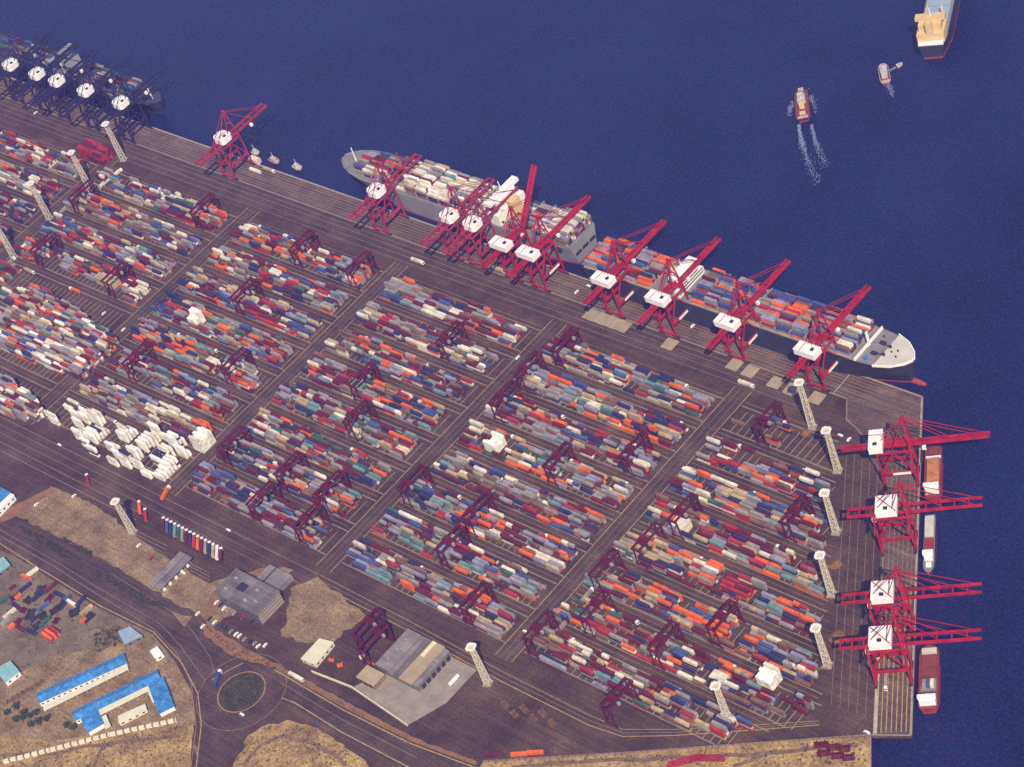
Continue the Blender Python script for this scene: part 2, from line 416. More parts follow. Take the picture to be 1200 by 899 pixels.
# ------------------------------------------------------------------ container yard
def inpoly(p, pts):
    r = False; j = len(pts) - 1
    for i in range(len(pts)):
        a, c = pts[i], pts[j]
        if (a.y > p.y) != (c.y > p.y) and p.x < (c.x - a.x) * (p.y - a.y) / (c.y - a.y) + a.x: r = not r
        j = i
    return r
BANDS = [120.5 - 35 * k for k in range(8)]     # centre lines of the stacking bands, north to south
BLK = [(-905, -614), (-590, -405), (-381, -208), (-184, -20), (4, 174), (198, 470)]
EMPTY = [P(q) for q in (
    [(842, 470), (885, 450), (985, 480), (985, 560), (930, 548), (880, 548), (830, 520)],
    [(0, 345), (40, 300), (150, 350), (160, 395), (60, 490), (-60, 480), (-40, 380)],
    [(50, 487), (75, 472), (232, 518), (240, 556), (202, 580), (120, 545)])]
PILES = [P([(-30, 352), (55, 346), (140, 402), (126, 424), (96, 446), (18, 418), (-30, 395)]),
         P([(-30, 440), (14, 452), (52, 478), (47, 492), (20, 492), (-30, 472)])]
cells = []       # (x, y, length, height, [colours bottom..top], band, row, block)
def east_limit(y):
    s = (165 - y) / .8456
    x = 321 + .534 * s - 55
    if y < -40: x = min(x, 470 - (-40 - y) * 1.0)
    return x
above = {}
for bi, (x0, x1) in enumerate(BLK):
    for k, cy_ in enumerate(BANDS):
        for r in range(8):
            y = cy_ - 12.0 + 2.95 * r
            xe = min(x1, east_limit(y)) if bi == 5 else x1
            x = x0 + random.uniform(0, 1); prev = None
            while x + 12.3 < xe:
                L = 12.19
                p = Vector((x + 6, y, 0))
                dn = noise.noise(Vector((x / 55, y / 16 + k * 3.1, bi * 7.7))) * .5 + .5
                d2 = noise.noise(Vector((x / 19, y / 7, 31 + bi))) * .5 + .5
                dens = .62 + .5 * (dn - .2) + .5 * (d2 - .5)
                if bi == 5: dens -= .02
                if bi == 0: dens -= .04
                hmax = 4
                if any(inpoly(p, q) for q in EMPTY): dens = .03 if bi == 5 else -1
                pile = any(inpoly(p, q) for q in PILES)
                if pile: dens = -1
                if random.random() < dens:
                    h = max(1, min(hmax, int(1.75 + 4.2 * max(0, d2 * .9 + dn * .35 - .36) + random.uniform(-1.3, 1.5))))
                    if pile: h = random.choice((4, 5, 5, 6))
                    cs = []
                    for t in range(h):
                        u = random.random(); sl_ = (bi, k, int(x / 12.95))
                        c = prev if (prev and u < .22) else (above[sl_] if (sl_ in above and u < .34) else pick())
                        if pile and random.random() < .25: c = 'white'
                        cs.append(c)
                    prev = cs[-1]; above[(bi, k, int(x / 12.95))] = prev
                    if random.random() < .13:
                        cells.append((x + 3.03, y, 6.06, h, cs, k, r, bi))
                        if random.random() < .75: cells.append((x + 9.16, y, 6.06, h, [pick() for _ in range(h)], k, r, bi))
                    else: cells.append((x + 6.1, y, L, h, cs, k, r, bi))
                x += 12.95
yy = -175.0
while yy < 40:
    xx = -640.0 + random.uniform(0, 1.5)
    while xx < -380:
        p = Vector((xx, yy, 0))
        if any(inpoly(p, q) for q in PILES) and random.random() < .9:
            h = max(1, random.choice((4, 5, 5, 5, 6)) - (random.random() < .15) * 2)
            cells.append((xx, yy, 12.19, h, [pick() if random.random() < .82 else random.choice(['white', 'bright', 'grey', 'tan']) for _ in range(h)], -3, 0, -3))
        xx += 12.6
    yy += 2.62
# special stacks seen in the photograph
def special(px, nx, ny, h, cs, jag=0, L=12.19):
    c = at(*px)
    rad = max(nx * 6.4, ny * 1.3) + 1
    cells[:] = [q for q in cells if not (abs(q[0] - c.x) < nx * L / 2 + 7 and abs(q[1] - c.y) < ny * 1.32 + 1.6)]
    for i in range(nx):
        for j in range(ny):
            hh = max(1, h - random.randint(0, jag))
            cells.append((c.x + (i - (nx - 1) / 2) * (L + .45), c.y + (j - (ny - 1) / 2) * 2.62, L, hh, [random.choice(cs) for _ in range(hh)], -1, j, -1))
special((241, 522), 1, 6, 6, ['bright', 'bright', 'white'], 1); special((232, 378), 1, 4, 5, ['bright'], 2)
special((582, 524), 1, 5, 4, ['bright'], 2); special((903, 800), 1, 5, 5, ['bright', 'white', 'bright'], 1)
special((845, 800), 1, 3, 3, ['white']); special((115, 184), 3, 6, 5, ['red', 'maroon'])
special((800, 620), 1, 4, 3, ['white']); special((300, 190), 1, 2, 2, ['white'])
special((865, 692), 2, 4, 3, ['orange', 'red', 'orange', 'maroon'], 1); special((480, 690), 1, 1, 3, ['orange'])
special((128, 332), 2, 4, 3, ['tan'], 1); special((770, 636), 2, 2, 2, ['tan', 'brown'])
# ragged stacks of white reefers
RZ = P([(53, 488), (76, 477), (150, 496), (226, 522), (229, 548), (203, 570), (120, 540)])
yy = -152.0
while yy < -100:
    xx = -390
    while xx < -205:
        p = Vector((xx, yy, 0))
        nv = noise.noise(Vector((xx / 14, yy / 6, 3.3)))
        if inpoly(p, RZ) and nv > 0 and random.random() < .86:
            h = max(1, min(6, int(2.0 + 9 * nv + random.uniform(-1.2, 1.8))))
            cells.append((xx, yy, 12.19, h, [random.choice(['bright', 'bright', 'bright', 'bright', 'white']) if random.random() < .93 else 'navy' for _ in range(h)], -2, 0, -2))
        xx += 13.4
    yy += 3.5

CHH, CWD = 2.59, 2.44
boxes = []      # every container that is not an individual: (x, y, z, length, yaw, colour index)
tops = []
for q in cells:
    x, y, L, h, cs, k, r, bi = q
    for t in range(h - 1): boxes.append((x, y, .06 + t * CHH, L, 0, CN.index(cs[t])))
    tops.append((x, y, .06 + (h - 1) * CHH, L, h, cs[-1], k, r, bi))
tops.sort(key=lambda q: (Vector((q[0], q[1], 0)) - CAM).length)
INDIV = []
for q in tops:
    if q[8] in (4, 5) and len(INDIV) < 268: INDIV.append(q)
    else: boxes.append((q[0], q[1], q[2], q[3], 0, CN.index(q[5])))

def container_mesh(L, ci):
    b = MB(); a, w, H = L / 2, CWD / 2, CHH
    b.b(-a + .06, a - .06, -w + .06, w - .06, .08, H - .06, 0)                       # body
    for sx in (-1, 1):
        for sy in (-1, 1):
            b.b(min(sx * a, sx * (a - .2)), max(sx * a, sx * (a - .2)), min(sy * w, sy * (w - .2)), max(sy * w, sy * (w - .2)), 0, H, 0)
    for sy in (-1, 1):
        for z in (.02, H - .16): b.b(-a + .2, a - .2, min(sy * w, sy * (w - .1)), max(sy * w, sy * (w - .1)), z, z + .14, 0)
        n = int(L / .75)
        for i in range(n):
            x = -a + .45 + (L - .9) * i / (n - 1)
            b.b(x - .14, x + .14, min(sy * (w - .07), sy * (w - .02)), max(sy * (w - .07), sy * (w - .02)), .16, H - .16, 0)
    n = int(L / .75)
    for i in range(n):
        x = -a + .45 + (L - .9) * i / (n - 1)
        b.b(x - .16, x + .16, -w + .12, w - .12, H - .07, H - .015, 0)               # roof corrugation
    for y in (-.75, -.3, .3, .75): b.b(a - .07, a - .01, y - .04, y + .04, .15, H - .15, 1)   # lock rods on the doors
    me = D.meshes.new('container'); me.from_pydata(b.v, [], b.f)
    me.materials.append(CMAT[ci]); me.materials.append(M_GREY); me.polygons.foreach_set('material_index', b.m); me.update()
    return me
CM = {}
def put_container(x, y, z, L, rz, col, label, group):
    key = (L, col)
    if key not in CM: CM[key] = container_mesh(L, CN.index(col))
    o = D.objects.new('container', CM[key]); COL.objects.link(o)
    o.location = (x, y, z); o.rotation_euler.z = rz
    tag(o, label, 'container', group)
    return o
byrow = {}
for q in INDIV: byrow.setdefault((q[8], q[6], q[7]), []).append(q)
BN = {7: 'southernmost band', 6: 'second southernmost band', 5: 'third southernmost band', 4: 'fourth southernmost band',
      3: 'fifth southernmost band', 2: 'sixth southernmost band'}
for key, lst in byrow.items():
    lst.sort(key=lambda q: -q[0])
    for i, q in enumerate(lst):
        x, y, z, L, h, c, k, r, bi = q
        w = WORD.get(c, c); s = 'short ' if L < 7 else ''
        base = 'on bare ground' if h == 1 else 'atop ' + NUM[h - 1] + (' other' if h == 2 else ' others')
        end = 'from apron' if bi == 5 else 'west of the road'
        put_container(x, y, z, L, 0, c, f"{s}{w} container {base}, {ORD[r]} row, {ORD[i]} {end}, {BN.get(k, 'southern bands')}",
                      'shipping containers stacked in the yard')

# ------------------------------------------------------------------ quay cranes
def quay_crane(style, loc, rz, label, raised=0.0):
    """x along the quay, y towards the water, origin on the waterside rail"""
    t = thing('quay_crane', label, 'crane', loc, rz, 'ship-to-shore cranes along the quays')
    MR = {'navy': M_NAVY, 'old': M_CRANE2}.get(style, M_CRANE)
    G, HW = 24.0, 7.5
    zt = 36.0
    for sx in (-1, 1):
        for y in (0, -G):
            l = MB().taper((sx * HW, y, 2.4), (.52, .7), (sx * HW * .92, y, zt), (.5, .65)).build('leg', MR, t)
            w = MB()
            w.b(sx * HW - 3.2, sx * HW + 3.2, y - .8, y + .8, .5, 1.6)
            for k in range(4): w.cyl((sx * HW - 2.5 + k * 1.65, y - .4, .75), (sx * HW - 2.5 + k * 1.65, y + .4, .75), .55, n=8)
            w.build('bogie', M_DARK, t)
        MB().b(sx * HW * .96 - .7, sx * HW * .96 + .7, -G + 1.1, -1.1, 13, 15.2).build('portal_beam', MR, t)
        br = MB()
        br.bar((sx * HW * .94, -G + .5, 15.2), (sx * HW * .92, -G / 2, zt - 1), .9)
        br.bar((sx * HW * .94, -.5, 15.2), (sx * HW * .92, -G / 2, zt - 1), .9)
        br.b(sx * HW * .92 - .65, sx * HW * .92 + .65, -G + 1.1, -1.1, zt - 1.4, zt)
        br.build('side_brace', MR, t)
    for y in (0, -G):
        MB().b(-HW - 1.2, HW + 1.2, y - .7, y + .7, 1.6, 3.2).build('sill_beam', MR, t)
        MB().b(-HW * .9 + .8, HW * .9 - .8, y - .8, y + .8, zt - 2.0, zt - .1).build('cross_beam', MR, t)
    a = HW * .92
    twin = style != 'new'
    gx = 3.6 if twin else 1.8
    # rear girders fixed to the portal
    gr = MB()
    for sx in (-1, 1):
        gr.b(sx * gx - .5, sx * gx + .5, -43 if style == 'east' else -50, 2.5, zt, zt + 2.4)
    for y in (-42, -34, -26, -18, -10) if style == 'east' else (-49, -42, -34, -26, -18, -10): gr.b(-gx + .65, gx - .65, y - .5, y + .5, zt + .5, zt + 1.9)
    gr.build('trolley_girder', MR, t)
    # boom, hinged just past the waterside legs
    bm = MB(); BL = {'new': 54.5, 'east': 49.5}.get(style, 40)
    hin = Vector((0, 3.2, zt + 1.2))
    ca, sa = math.cos(raised), math.sin(raised)
    def bp(y, z, x): return (x, hin.y + y * ca - z * sa, hin.z + y * sa + z * ca)
    for sx in (-1, 1):
        bm.hexa([bp(0, -1.2, sx * gx - .65), bp(0, -1.2, sx * gx + .65), bp(BL, -1.0, sx * gx + .6), bp(BL, -1.0, sx * gx - .6),
                 bp(0, 1.2, sx * gx - .65), bp(0, 1.2, sx * gx + .65), bp(BL, 1.0, sx * gx + .6), bp(BL, 1.0, sx * gx - .6)])
    stp = 10 if twin else 5
    for i in range(1, int(BL / stp) + 1):
        y = min(i * stp, BL - .6)
        bm.bar(bp(y, 0, -gx + .6), bp(y, 0, gx - .6), .8, 1.4)
        if not twin: bm.bar(bp(y - stp + .4, .2, -gx + .6), bp(y - .4, .2, gx - .6), .7)
    if not twin: # access walkway gives the mono boom its width
        bm.hexa([bp(2, -.3, gx + .7), bp(2, -.3, gx + 1.5), bp(BL - 1, -.3, gx + 1.5), bp(BL - 1, -.3, gx + .7),
                 bp(2, .5, gx + .7), bp(2, .5, gx + 1.5), bp(BL - 1, .5, gx + 1.5), bp(BL - 1, .5, gx + .7)])
    bm.build('boom', MR, t)
    ap = Vector((0, -1.0, 63))
    af = MB()
    for sx in (-1, 1):
        af.bar((sx * a, 0, zt), (sx * 1.2, ap.y, ap.z), .95)
        af.bar((sx * a, -G * .55, zt), (sx * 1.2, ap.y - .6, ap.z - 1), .5)
    af.b(-2.0, 2.0, ap.y - 1, ap.y + 1, ap.z - .4, ap.z + 1.2)
    af.bar((-a * .55, -.4, zt + 13), (a * .55, -.4, zt + 13), .8)
    af.build('a_frame', MR, t)
    st = MB()
    for sx in (-1, 1):
        st.bar((sx * 1.3, ap.y, ap.z), (sx * gx, -G - 1, zt + 2.6), .45)
        if raised < .1:
            st.bar((sx * 1.3, ap.y, ap.z), bp(BL * .45, 1.3, sx * gx), .42)
            st.bar((sx * 1.3, ap.y, ap.z), bp(BL - 5, 1.2, sx * gx), .42)
        else:
            st.bar((sx * 1.3, ap.y, ap.z), bp(24, 1.3, sx * gx), .42)
    st.build('stay', MR, t)
    # machinery house
    if style == 'new':
        hx, hy0, hy1, hz = 9.6, -28.8, -18.8, 5.2
    elif style == 'east':
        hx, hy0, hy1, hz = 8.2, -21.5, -6.5, 5.0
    else:
        hx, hy0, hy1, hz = 7.6, -20.0, -6.5, 5.4
    z0 = zt + 2.4
    h = MB()
    if style == 'new':
        h.b(-hx, hx, hy0, hy1, z0, z0 + hz)
        roof = MB().b(-hx - .2, hx + .2, hy0 - .2, hy1 + .2, z0 + hz, z0 + hz + .3)
        roof.b(-hx + 5.2, -hx + 5.6, hy0, hy1, z0 + hz + .3, z0 + hz + .6, 1)
    elif style == 'east':
        h.b(-hx, hx, hy0, hy1, z0, z0 + hz)
        roof = MB().b(-hx - .2, hx + .2, hy0 - .2, hy1 + .2, z0 + hz, z0 + hz + .3)
        roof.bar((-hx + .3, hy0 + .3, z0 + hz + .6), (hx - .3, hy1 - .3, z0 + hz + .6), .55, .5, 1)
    else:
        pts = [(-hx, hy0 + 3), (-hx + 3, hy0), (hx - 2, hy0), (hx, hy0 + 2.5), (hx, hy1 - 2.5), (hx - 2, hy1), (-hx + 3, hy1), (-hx, hy1 - 3)]
        h.prism(pts, z0, z0 + hz)
        roof = MB().prism([(x * 1.02, y) for x, y in pts], z0 + hz, z0 + hz + .3)
        if style == 'old': roof.bar((-.8, hy0 + .5, z0 + hz + .5), (.8, hy1 - .5, z0 + hz + .5), .5, .4, 1)
    ho = h.build('machinery_house', M_WHITE, t)
    roof.build('roof', [M_WHITE, MR], ho)
    v = MB().b(hx * .45, hx * .45 + 1.9, (hy0 + hy1) / 2 - 1.3, (hy0 + hy1) / 2 + 1.1, z0 + hz + .3, z0 + hz + 1.3)
    v.b(hx * .45 - .3, hx * .45 + 2.2, (hy0 + hy1) / 2 - 1.6, (hy0 + hy1) / 2 + 1.4, z0 + hz + 1.3, z0 + hz + 1.5)
    v.build('roof_vent', M_DARK, ho)
    # trolley, cab, spreader, stairs
    ty = {'new': 6, 'east': -28, 'old': 14, 'navy': 10}[style] if raised < .1 else -6
    tr = MB().b(-gx - .2, gx + .2, ty - 2.5, ty + 2.5, zt - 1.2, zt - .15)
    for sx in (-1, 1):
        for sy in (-1, 1): tr.bar((sx * 1.2, ty + sy * 1.5, zt - 1.2), (sx * 1.2, ty + sy * 1.5, zt - 14), .12)
    tr.b(-6, 6, ty - 1, ty + 1, zt - 14.8, zt - 14)
    tr.build('trolley', M_DARK, t)
    cb = MB().b(gx + .3, gx + 2.6, ty + 2.6, ty + 5.4, zt - 3.6, zt - .8).build('operator_cab', M_WHITE, t)
    MB().b(gx + .5, gx + 2.4, ty + 5.4, ty + 5.46, zt - 3.3, zt - 1.4).build('cab_window', M_GLASS, cb)
    sm = MB()
    for i in range(6):
        z = 3 + i * 5.5; y0, y1 = (-G - 1.6, -G + 3.4) if i % 2 else (-G + 3.4, -G - 1.6)
        sm.bar((-HW - 1.6, y0, z), (-HW - 1.6, y1, z + 5.5), 1.0, .5)
        sm.b(-HW - 2.2, -HW - .7, min(y1, y0) - .4, min(y1, y0) + .6, z - .1, z + .1)
    sm.build('stairway', MR, t)
    if style == 'new':
        pn = MB().b(HW + .2, HW + .5, -16, -3, 12.6, 15.0).build('sign_panel', M_WHITE, t)
    return t

NEWX = [(-81, 1), (-50, 0), (34, 0), (92, 0), (163, 0), (241, 0)]
NAMES = ['fifth from the quay corner', 'fourth', '']
def ncr(i): return f"{ORD[i]} crane from the corner along the north quay"
allN = [(241, 'new', 0), (163, 'new', 0), (92, 'new', 0), (34, 'new', 0), (-50, 'new', 0), (-81, 'new', 1),
        (-124, 'old', 0), (-152, 'old', 0), (-243, 'old', 0), (-452, 'old', 0),
        (-605, 'navy', 0), (-661, 'navy', 0), (-708, 'navy', 0), (-741, 'navy', 0), (-786, 'navy', 0)]
NL = ['beside the white-bowed ship, nearest the corner', 'with long white house, second from the corner', 'with long white house, third from the corner',
      'over the stern of the second ship, fourth from the corner', 'with lowered boom beside the crane with raised boom', 'with boom raised high above the grey ship',
      'with six-sided white house, second east of the pale containers', 'with six-sided white house amid the pale deck containers',
      'with six-sided white house near the bow of the grey ship', 'standing alone on the empty quay stretch',
      'nearest the bow of the dark ship', 'second from the bow of the dark ship', 'third from the bow of the dark ship', 'fourth from the bow of the dark ship', 'furthest left by the frame edge']
for (x, st, rs), lb in zip(allN, NL):
    nm = 'navy' if st == 'navy' else 'red'
    quay_crane(st, (x, 198.3 if st != 'old' and st != 'navy' else 198.3, 0.15), 0, f"{nm} quay crane {lb}", R(50) if rs else 0)
for e, lb in ((83, 'nearest the corner'), (147, 'second from the corner on the east quay'), (226, 'third from the corner on the east quay'), (266, 'furthest from the corner on the east quay')):
    p = east(e, -1.3, .15)
    quay_crane('new' if e == 83 else 'east', p, math.atan2(EA.y, EA.x), f"red quay crane with square white house, {lb}" if 'nearest' not in lb else 'red quay crane with single solid boom and long white house, first on the east quay')

# ------------------------------------------------------------------ rubber-tyred yard cranes
def yard_crane(loc, label):
    t = thing('yard_crane', label, 'crane', loc, 0, 'gantry cranes straddling the stacks')
    S, WB, H = 13.3, 4.0, 19.0
    for sy in (-1, 1):
        for sx in (-1, 1):
            MB().taper((sx * WB, sy * S, 1.9), (.36, .45), (sx * WB * .8, sy * S, H), (.4, .5)).build('leg', M_CRANED, t)
            w = MB()
            for k in (-1, 1): w.cyl((sx * (WB + .6) + k * .85, sy * S - .4, .75), (sx * (WB + .6) + k * .85, sy * S + .4, .75), .75, n=10)
            w.build('wheel_set', M_RUBBER, t)
        MB().b(-WB - 2, WB + 2, sy * S - .55, sy * S + .55, 1.4, 2.5).build('sill_beam', M_CRANED, t)
        MB().bar((-WB * .95, sy * S, 3), (WB * .82, sy * S, H - 2), .5).build('brace', M_CRANED, t)
    for sx in (-1, 1):
        MB().b(sx * WB * .8 - .48, sx * WB * .8 + .48, -S - 1.6, S + 1.6, H, H + 1.9).build('main_girder', M_CRANED, t)
    for sy in (-1, 1): MB().b(-WB * .8 + .6, WB * .8 - .6, sy * (S + .8) - .5, sy * (S + .8) + .5, H + .2, H + 1.5).build('end_tie', M_CRANED, t)
    ty = random.uniform(-7, 7)
    tr = MB().b(-WB * .8 - .7, WB * .8 + .7, ty - 2.2, ty + 2.2, H + 1.9, H + 2.9)
    tr.b(-1.5, 1.5, ty - 1.2, ty + 1.2, H + 2.9, H + 4.2)
    tr.build('trolley', M_CRANED, t)
    sp = MB().b(-6.05, 6.05, ty - 1.1, ty + 1.1, H - 4.2, H - 3.6)
    for q in (-1, 1):
        for w in (-1, 1): sp.bar((q * 1.6, ty + w * .8, H - 3.6), (q * 1.6, ty + w * .8, H + 1.9), .1)
    sp.build('spreader', M_CRANED, t)
    MB().b(WB * .8 + .7, WB * .8 + 2.6, ty - 1, ty + 1.2, H - 2.8, H - .2).build('operator_cab', M_GREY, t)
    MB().b(-2.6, 2.6, S + .6, S + 2.2, 1.6, 4.2).build('power_unit', M_CRANED, t)
    return t
RP = [(895, 520), (945, 612), (600, 478), (745, 548), (650, 566), (700, 698), (640, 738), (562, 722), (528, 660), (350, 645),
      (345, 566), (402, 580), (332, 582), (430, 500), (440, 452), (520, 425), (640, 432), (700, 385), (300, 352), (362, 302), (252, 252), (425, 332),
      (150, 332), (182, 422), (282, 442), (292, 522), (92, 252), (60, 302), (820, 602), (770, 645), (792, 760), (690, 330 + 60), (700, 735), (860, 735), (500, 560), (570, 610)]
seen = []
RL = ['in the near-empty north-east slots', 'by the apron mast below the empty slots']
for i, px in enumerate(RP):
    p = at(*px)
    k = min(range(8), key=lambda q: abs(BANDS[q] - p.y))
    bi = [j for j, (a, c) in enumerate(BLK) if a - 9 < p.x < c + 9]
    if not bi: continue
    a, c = BLK[bi[0]]; x = min(max(p.x, a + 8), c - 8)
    if any(abs(x - s[0]) < 16 and k == s[1] for s in seen): continue
    seen.append((x, k, bi[0]))
BLN = ['the westernmost block', 'the second block from the west', 'the third block from the west', 'the middle block', 'the second block from the east', 'the easternmost block']
grp = {}
for s in seen: grp.setdefault((s[1], s[2]), []).append(s)
for (k, b_), lst in grp.items():
    lst.sort()
    for i, (x, _, _) in enumerate(lst):
        w = '' if len(lst) == 1 else (f'{["left", "right", "third", "fourth"][i]} ')
        yard_crane((x, BANDS[k], .1), f"{w}maroon gantry crane, {ORD[k]} band from the quay in {BLN[b_]}")
yard_crane((at(728, 838).x, -146, .1), 'maroon gantry crane at the south edge beside the perimeter road')
pc = at(440, 760)
yard_crane((pc.x - 6, pc.y + 6, .1), 'maroon gantry crane parked left of the grey-roofed warehouse, nearer the yard')
yard_crane((pc.x + 8, pc.y - 2, .1), 'maroon gantry crane parked against the grey-roofed warehouse')

# pale runway beams and slot markings of the yard
ym = MB()
for bi, (x0, x1) in enumerate(BLK):
    for cyb in BANDS:
        for s in (-13.3, 13.3):
            y = cyb + s
            xe = min(x1, east_limit(y)) if bi == 5 else x1
            ym.ribbon([(x0 - 2, y), (xe + 3, y)], 1.1, Z1 + .01, 0)
        ym.ribbon([(x0 - 2, cyb + 17.5), ((min(x1, east_limit(cyb + 17.5)) if bi == 5 else x1), cyb + 17.5)], .4, Z1, 2)
        x = x0 + 6.2
        while x < (min(x1, east_limit(cyb)) if bi == 5 else x1) - 1:
            ym.ribbon([(x, cyb - 13.0), (x, cyb + 9.6)], .75, Z1 + .005, 1)
            x += 6.375
struct('yard_markings', ym, [M_BEAM, mat('slot sleeper', (0.25, 0.205, 0.145), 0.85, 0.2, 0.1, fine=0.2), M_GLINE])

# ------------------------------------------------------------------ ships
def hull_mesh(L, B, zt, zb, bow=.16, flare=.55, stern=.06, zboot=None):
    """bow at +x; returns (hull builder, deck outline)"""
    b = MB(); N = 26
    st = []
    for i in range(N + 1):
        t = i / N
        t = t if t < .8 else .8 + .2 * (1 - (1 - (t - .8) / .2) ** 1.7)
        st.append(t)
    def hd(t):   # half breadth at the deck
        if t < stern: return B / 2 * (.86 + .14 * (t / stern))
        if t > 1 - bow: return B / 2 * max(0.02, (1 - ((t - 1 + bow) / bow) ** 2.3)) ** .62
        return B / 2
    def hw(t):
        b2 = bow * 1.9
        if t < stern * 2.5: return B / 2 * (.62 + .38 * (t / (stern * 2.5)))
        if t > 1 - b2: return B / 2 * max(0.012, 1 - ((t - 1 + b2) / b2) ** 1.5)
        return B / 2
    zboot = zb + 2.2 if zboot is None else zboot
    rows = []
    for t in st:
        xd = (t - .5) * L; xw = (min(t, .985) - .5) * L if t > .9 else xd
        a, w = hd(t), hw(t)
        f = flare
        rows.append([(xw, w, zb), (xw, w * .98 + a * .02, zboot), (xw + (xd - xw) * .6, w * (1 - f) + a * f, zt - (zt - zboot) * .4), (xd, a, zt)])
    base = len(b.v); k = 4
    for rw in rows:
        for (x, y, z) in rw: b.v.append((x, -y, z))
        for (x, y, z) in rw: b.v.append((x, y, z))
    for i in range(N):
        for j in range(k - 1):
            p, q = base + i * 8 + j, base + (i + 1) * 8 + j
            b.f.append((p, q, q + 1, p + 1)); b.m.append(1 if j == 0 else 0)
            b.f.append((p + 5, q + 5, q + 4, p + 4)); b.m.append(1 if j == 0 else 0)
    for i, rev in ((0, False), (N, True)):
        p = base + i * 8
        for j in range(3):
            fc = (p + 4 + j, p + j, p + j + 1, p + 5 + j)
            b.f.append(fc[::-1] if rev else fc); b.m.append(1 if j == 0 else 0)
    for i in range(N):   # top plate just under the deck
        p, q = base + i * 8 + 3, base + (i + 1) * 8 + 3
        b.f.append((p, q, q + 4, p + 4)); b.m.append(0)
    out = [((t - .5) * L, hd(t)) for t in st]
    return b, out
def ship_base(name, label, cat, loc, rz, L, B, zt, mats, deckmat, group=None, **kw):
    t = thing(name, label, cat, loc, rz, group)
    b, out = hull_mesh(L, B, zt, -3.6 - loc[2], **kw)
    b.build('hull', mats, t)
    d = MB(); pts = [(x, -h * .985) for x, h in out] + [(x, h * .985) for x, h in reversed(out)]
    d.poly(pts, zt + .06); d.build('deck', deckmat, t)
    for s in (-1, 1):
        bw = MB()
        for (x0, h0), (x1, h1) in zip(out, out[1:]):
            bw.bar((x0, s * h0 * .99, zt + .5), (x1, s * h1 * .99, zt + .5), .35, 1.0)
        bw.build('bulwark', mats[0], t)
    return t, out
W40 = 12.19
def load(t, loc, rz, bays, B, z0, tiers, colours, gap=14.3, skip=()):
    """containers stacked across the hatches; bays are local x centres"""
    n = int((B - 1.5) / 2.52)
    c, s = math.cos(rz), math.sin(rz)
    for i, bx in enumerate(bays):
        for r in range(n):
            y = (r - (n - 1) / 2) * 2.52
            base = tiers(i, r, n)
            prev = None
            for q in range(base):
                w = colours(i, r, n, q == base - 1)
                boxes.append((loc[0] + bx * c - y * s, loc[1] + bx * s + y * c, loc[2] + z0 + q * CHH, W40, rz, CN.index(w)))
def lashing(t, xs, B, z0, h=6.5):
    for x in xs:
        m_ = MB(); m_.b(x - .35, x + .35, -B / 2 + .6, B / 2 - .6, z0 + h - .5, z0 + h)
        k = int(B / 5)
        for i in range(k + 1):
            y = -B / 2 + .9 + (B - 1.8) * i / k
            m_.b(x - .3, x + .3, y - .25, y + .25, z0, z0 + h - .5)
        m_.build('lashing_bridge', M_GREY, t)

# grey ship, bow to the left
S1 = (-189, 227.5, 0)
t, out = ship_base('container_ship', 'grey container ship with blunt stern moored along the middle of the north quay', 'ship', S1, PI, 296, 40, 18.5,
                   [M_HULLG, M_BOOT], M_DECKG, bow=.17)
tm = MB()
for y in (-13.5, -4, 5.5): tm.b(-148.35, -148.05, y, y + 7.6, 6.5, 9.6)
tm.build('mooring_opening', M_DARK, t)
brz = MB()
brz.b(-69, -55, -18, 18, 18.6, 30); brz.b(-67, -57, -12, 12, 30, 40); brz.b(-66, -59, -19.5, 19.5, 40, 43.5)
bo = brz.build('superstructure', M_WHITE, t)
wd = MB()
wd.b(-58.98, -58.9, -18.5, 18.5, 41, 42.6)
for z in (20.5, 23.5, 26.5): wd.b(-54.98, -54.9, -17, 17, z, z + 1)
wd.build('bridge_window', M_GLASS, bo)
MB().b(-78, -71, -5, 5, 18.6, 38).build('funnel', M_BUFF, t)
MB().cyl((-63, 0, 43.5), (-63, 0, 54), .8, .35).build('mast', M_WHITE, t)
MB().cyl((131, 0, 18.5), (131, 0, 34), .8, .4).build('foremast', M_WHITE, t)
for y in (-6, 6):
    MB().b(118, 121, y - 1.6, y + 1.6, 18.6, 20.2).build('windlass', M_DARK, t); MB().cyl((126, y * .7, 18.6), (126, y * .7, 20), 1.0).build('capstan', M_DARK, t)
bays = [-140, -126, -112, -98, -84] + [-44 + 14.3 * i for i in range(12)]
T1 = [5, 4, 2, 2, 2] + [2, 3, 4, 4, 4, 5, 5, 4, 3, 3, 3, 3]
def tiers1(i, r, n):
    h = T1[i] - (1 if r in (0, n - 1) else 0) + random.choice((0, 0, 0, -1, 0))
    if i in (12, 13) and r > n * .5: h -= 2
    if i > 13 and abs(r - n / 2) > n * (.5 - .065 * (i - 13)): return 0
    return max(0, h)
def col1(i, r, n, top):
    if top and i in (0, 1, 2): return random.choice(['white', 'grey', 'white', 'lilac'])
    if top and 5 <= i <= 12 and random.random() < .75: return random.choice(['white', 'white', 'grey', 'white', 'tan', 'bright'])
    return pick()
load(t, S1, PI, bays, 38.5, 20.2, tiers1, col1)
lashing(t, [-133, -119, -105, -91] + [-36.9 + 14.3 * i for i in range(10)], 38, 18.6)

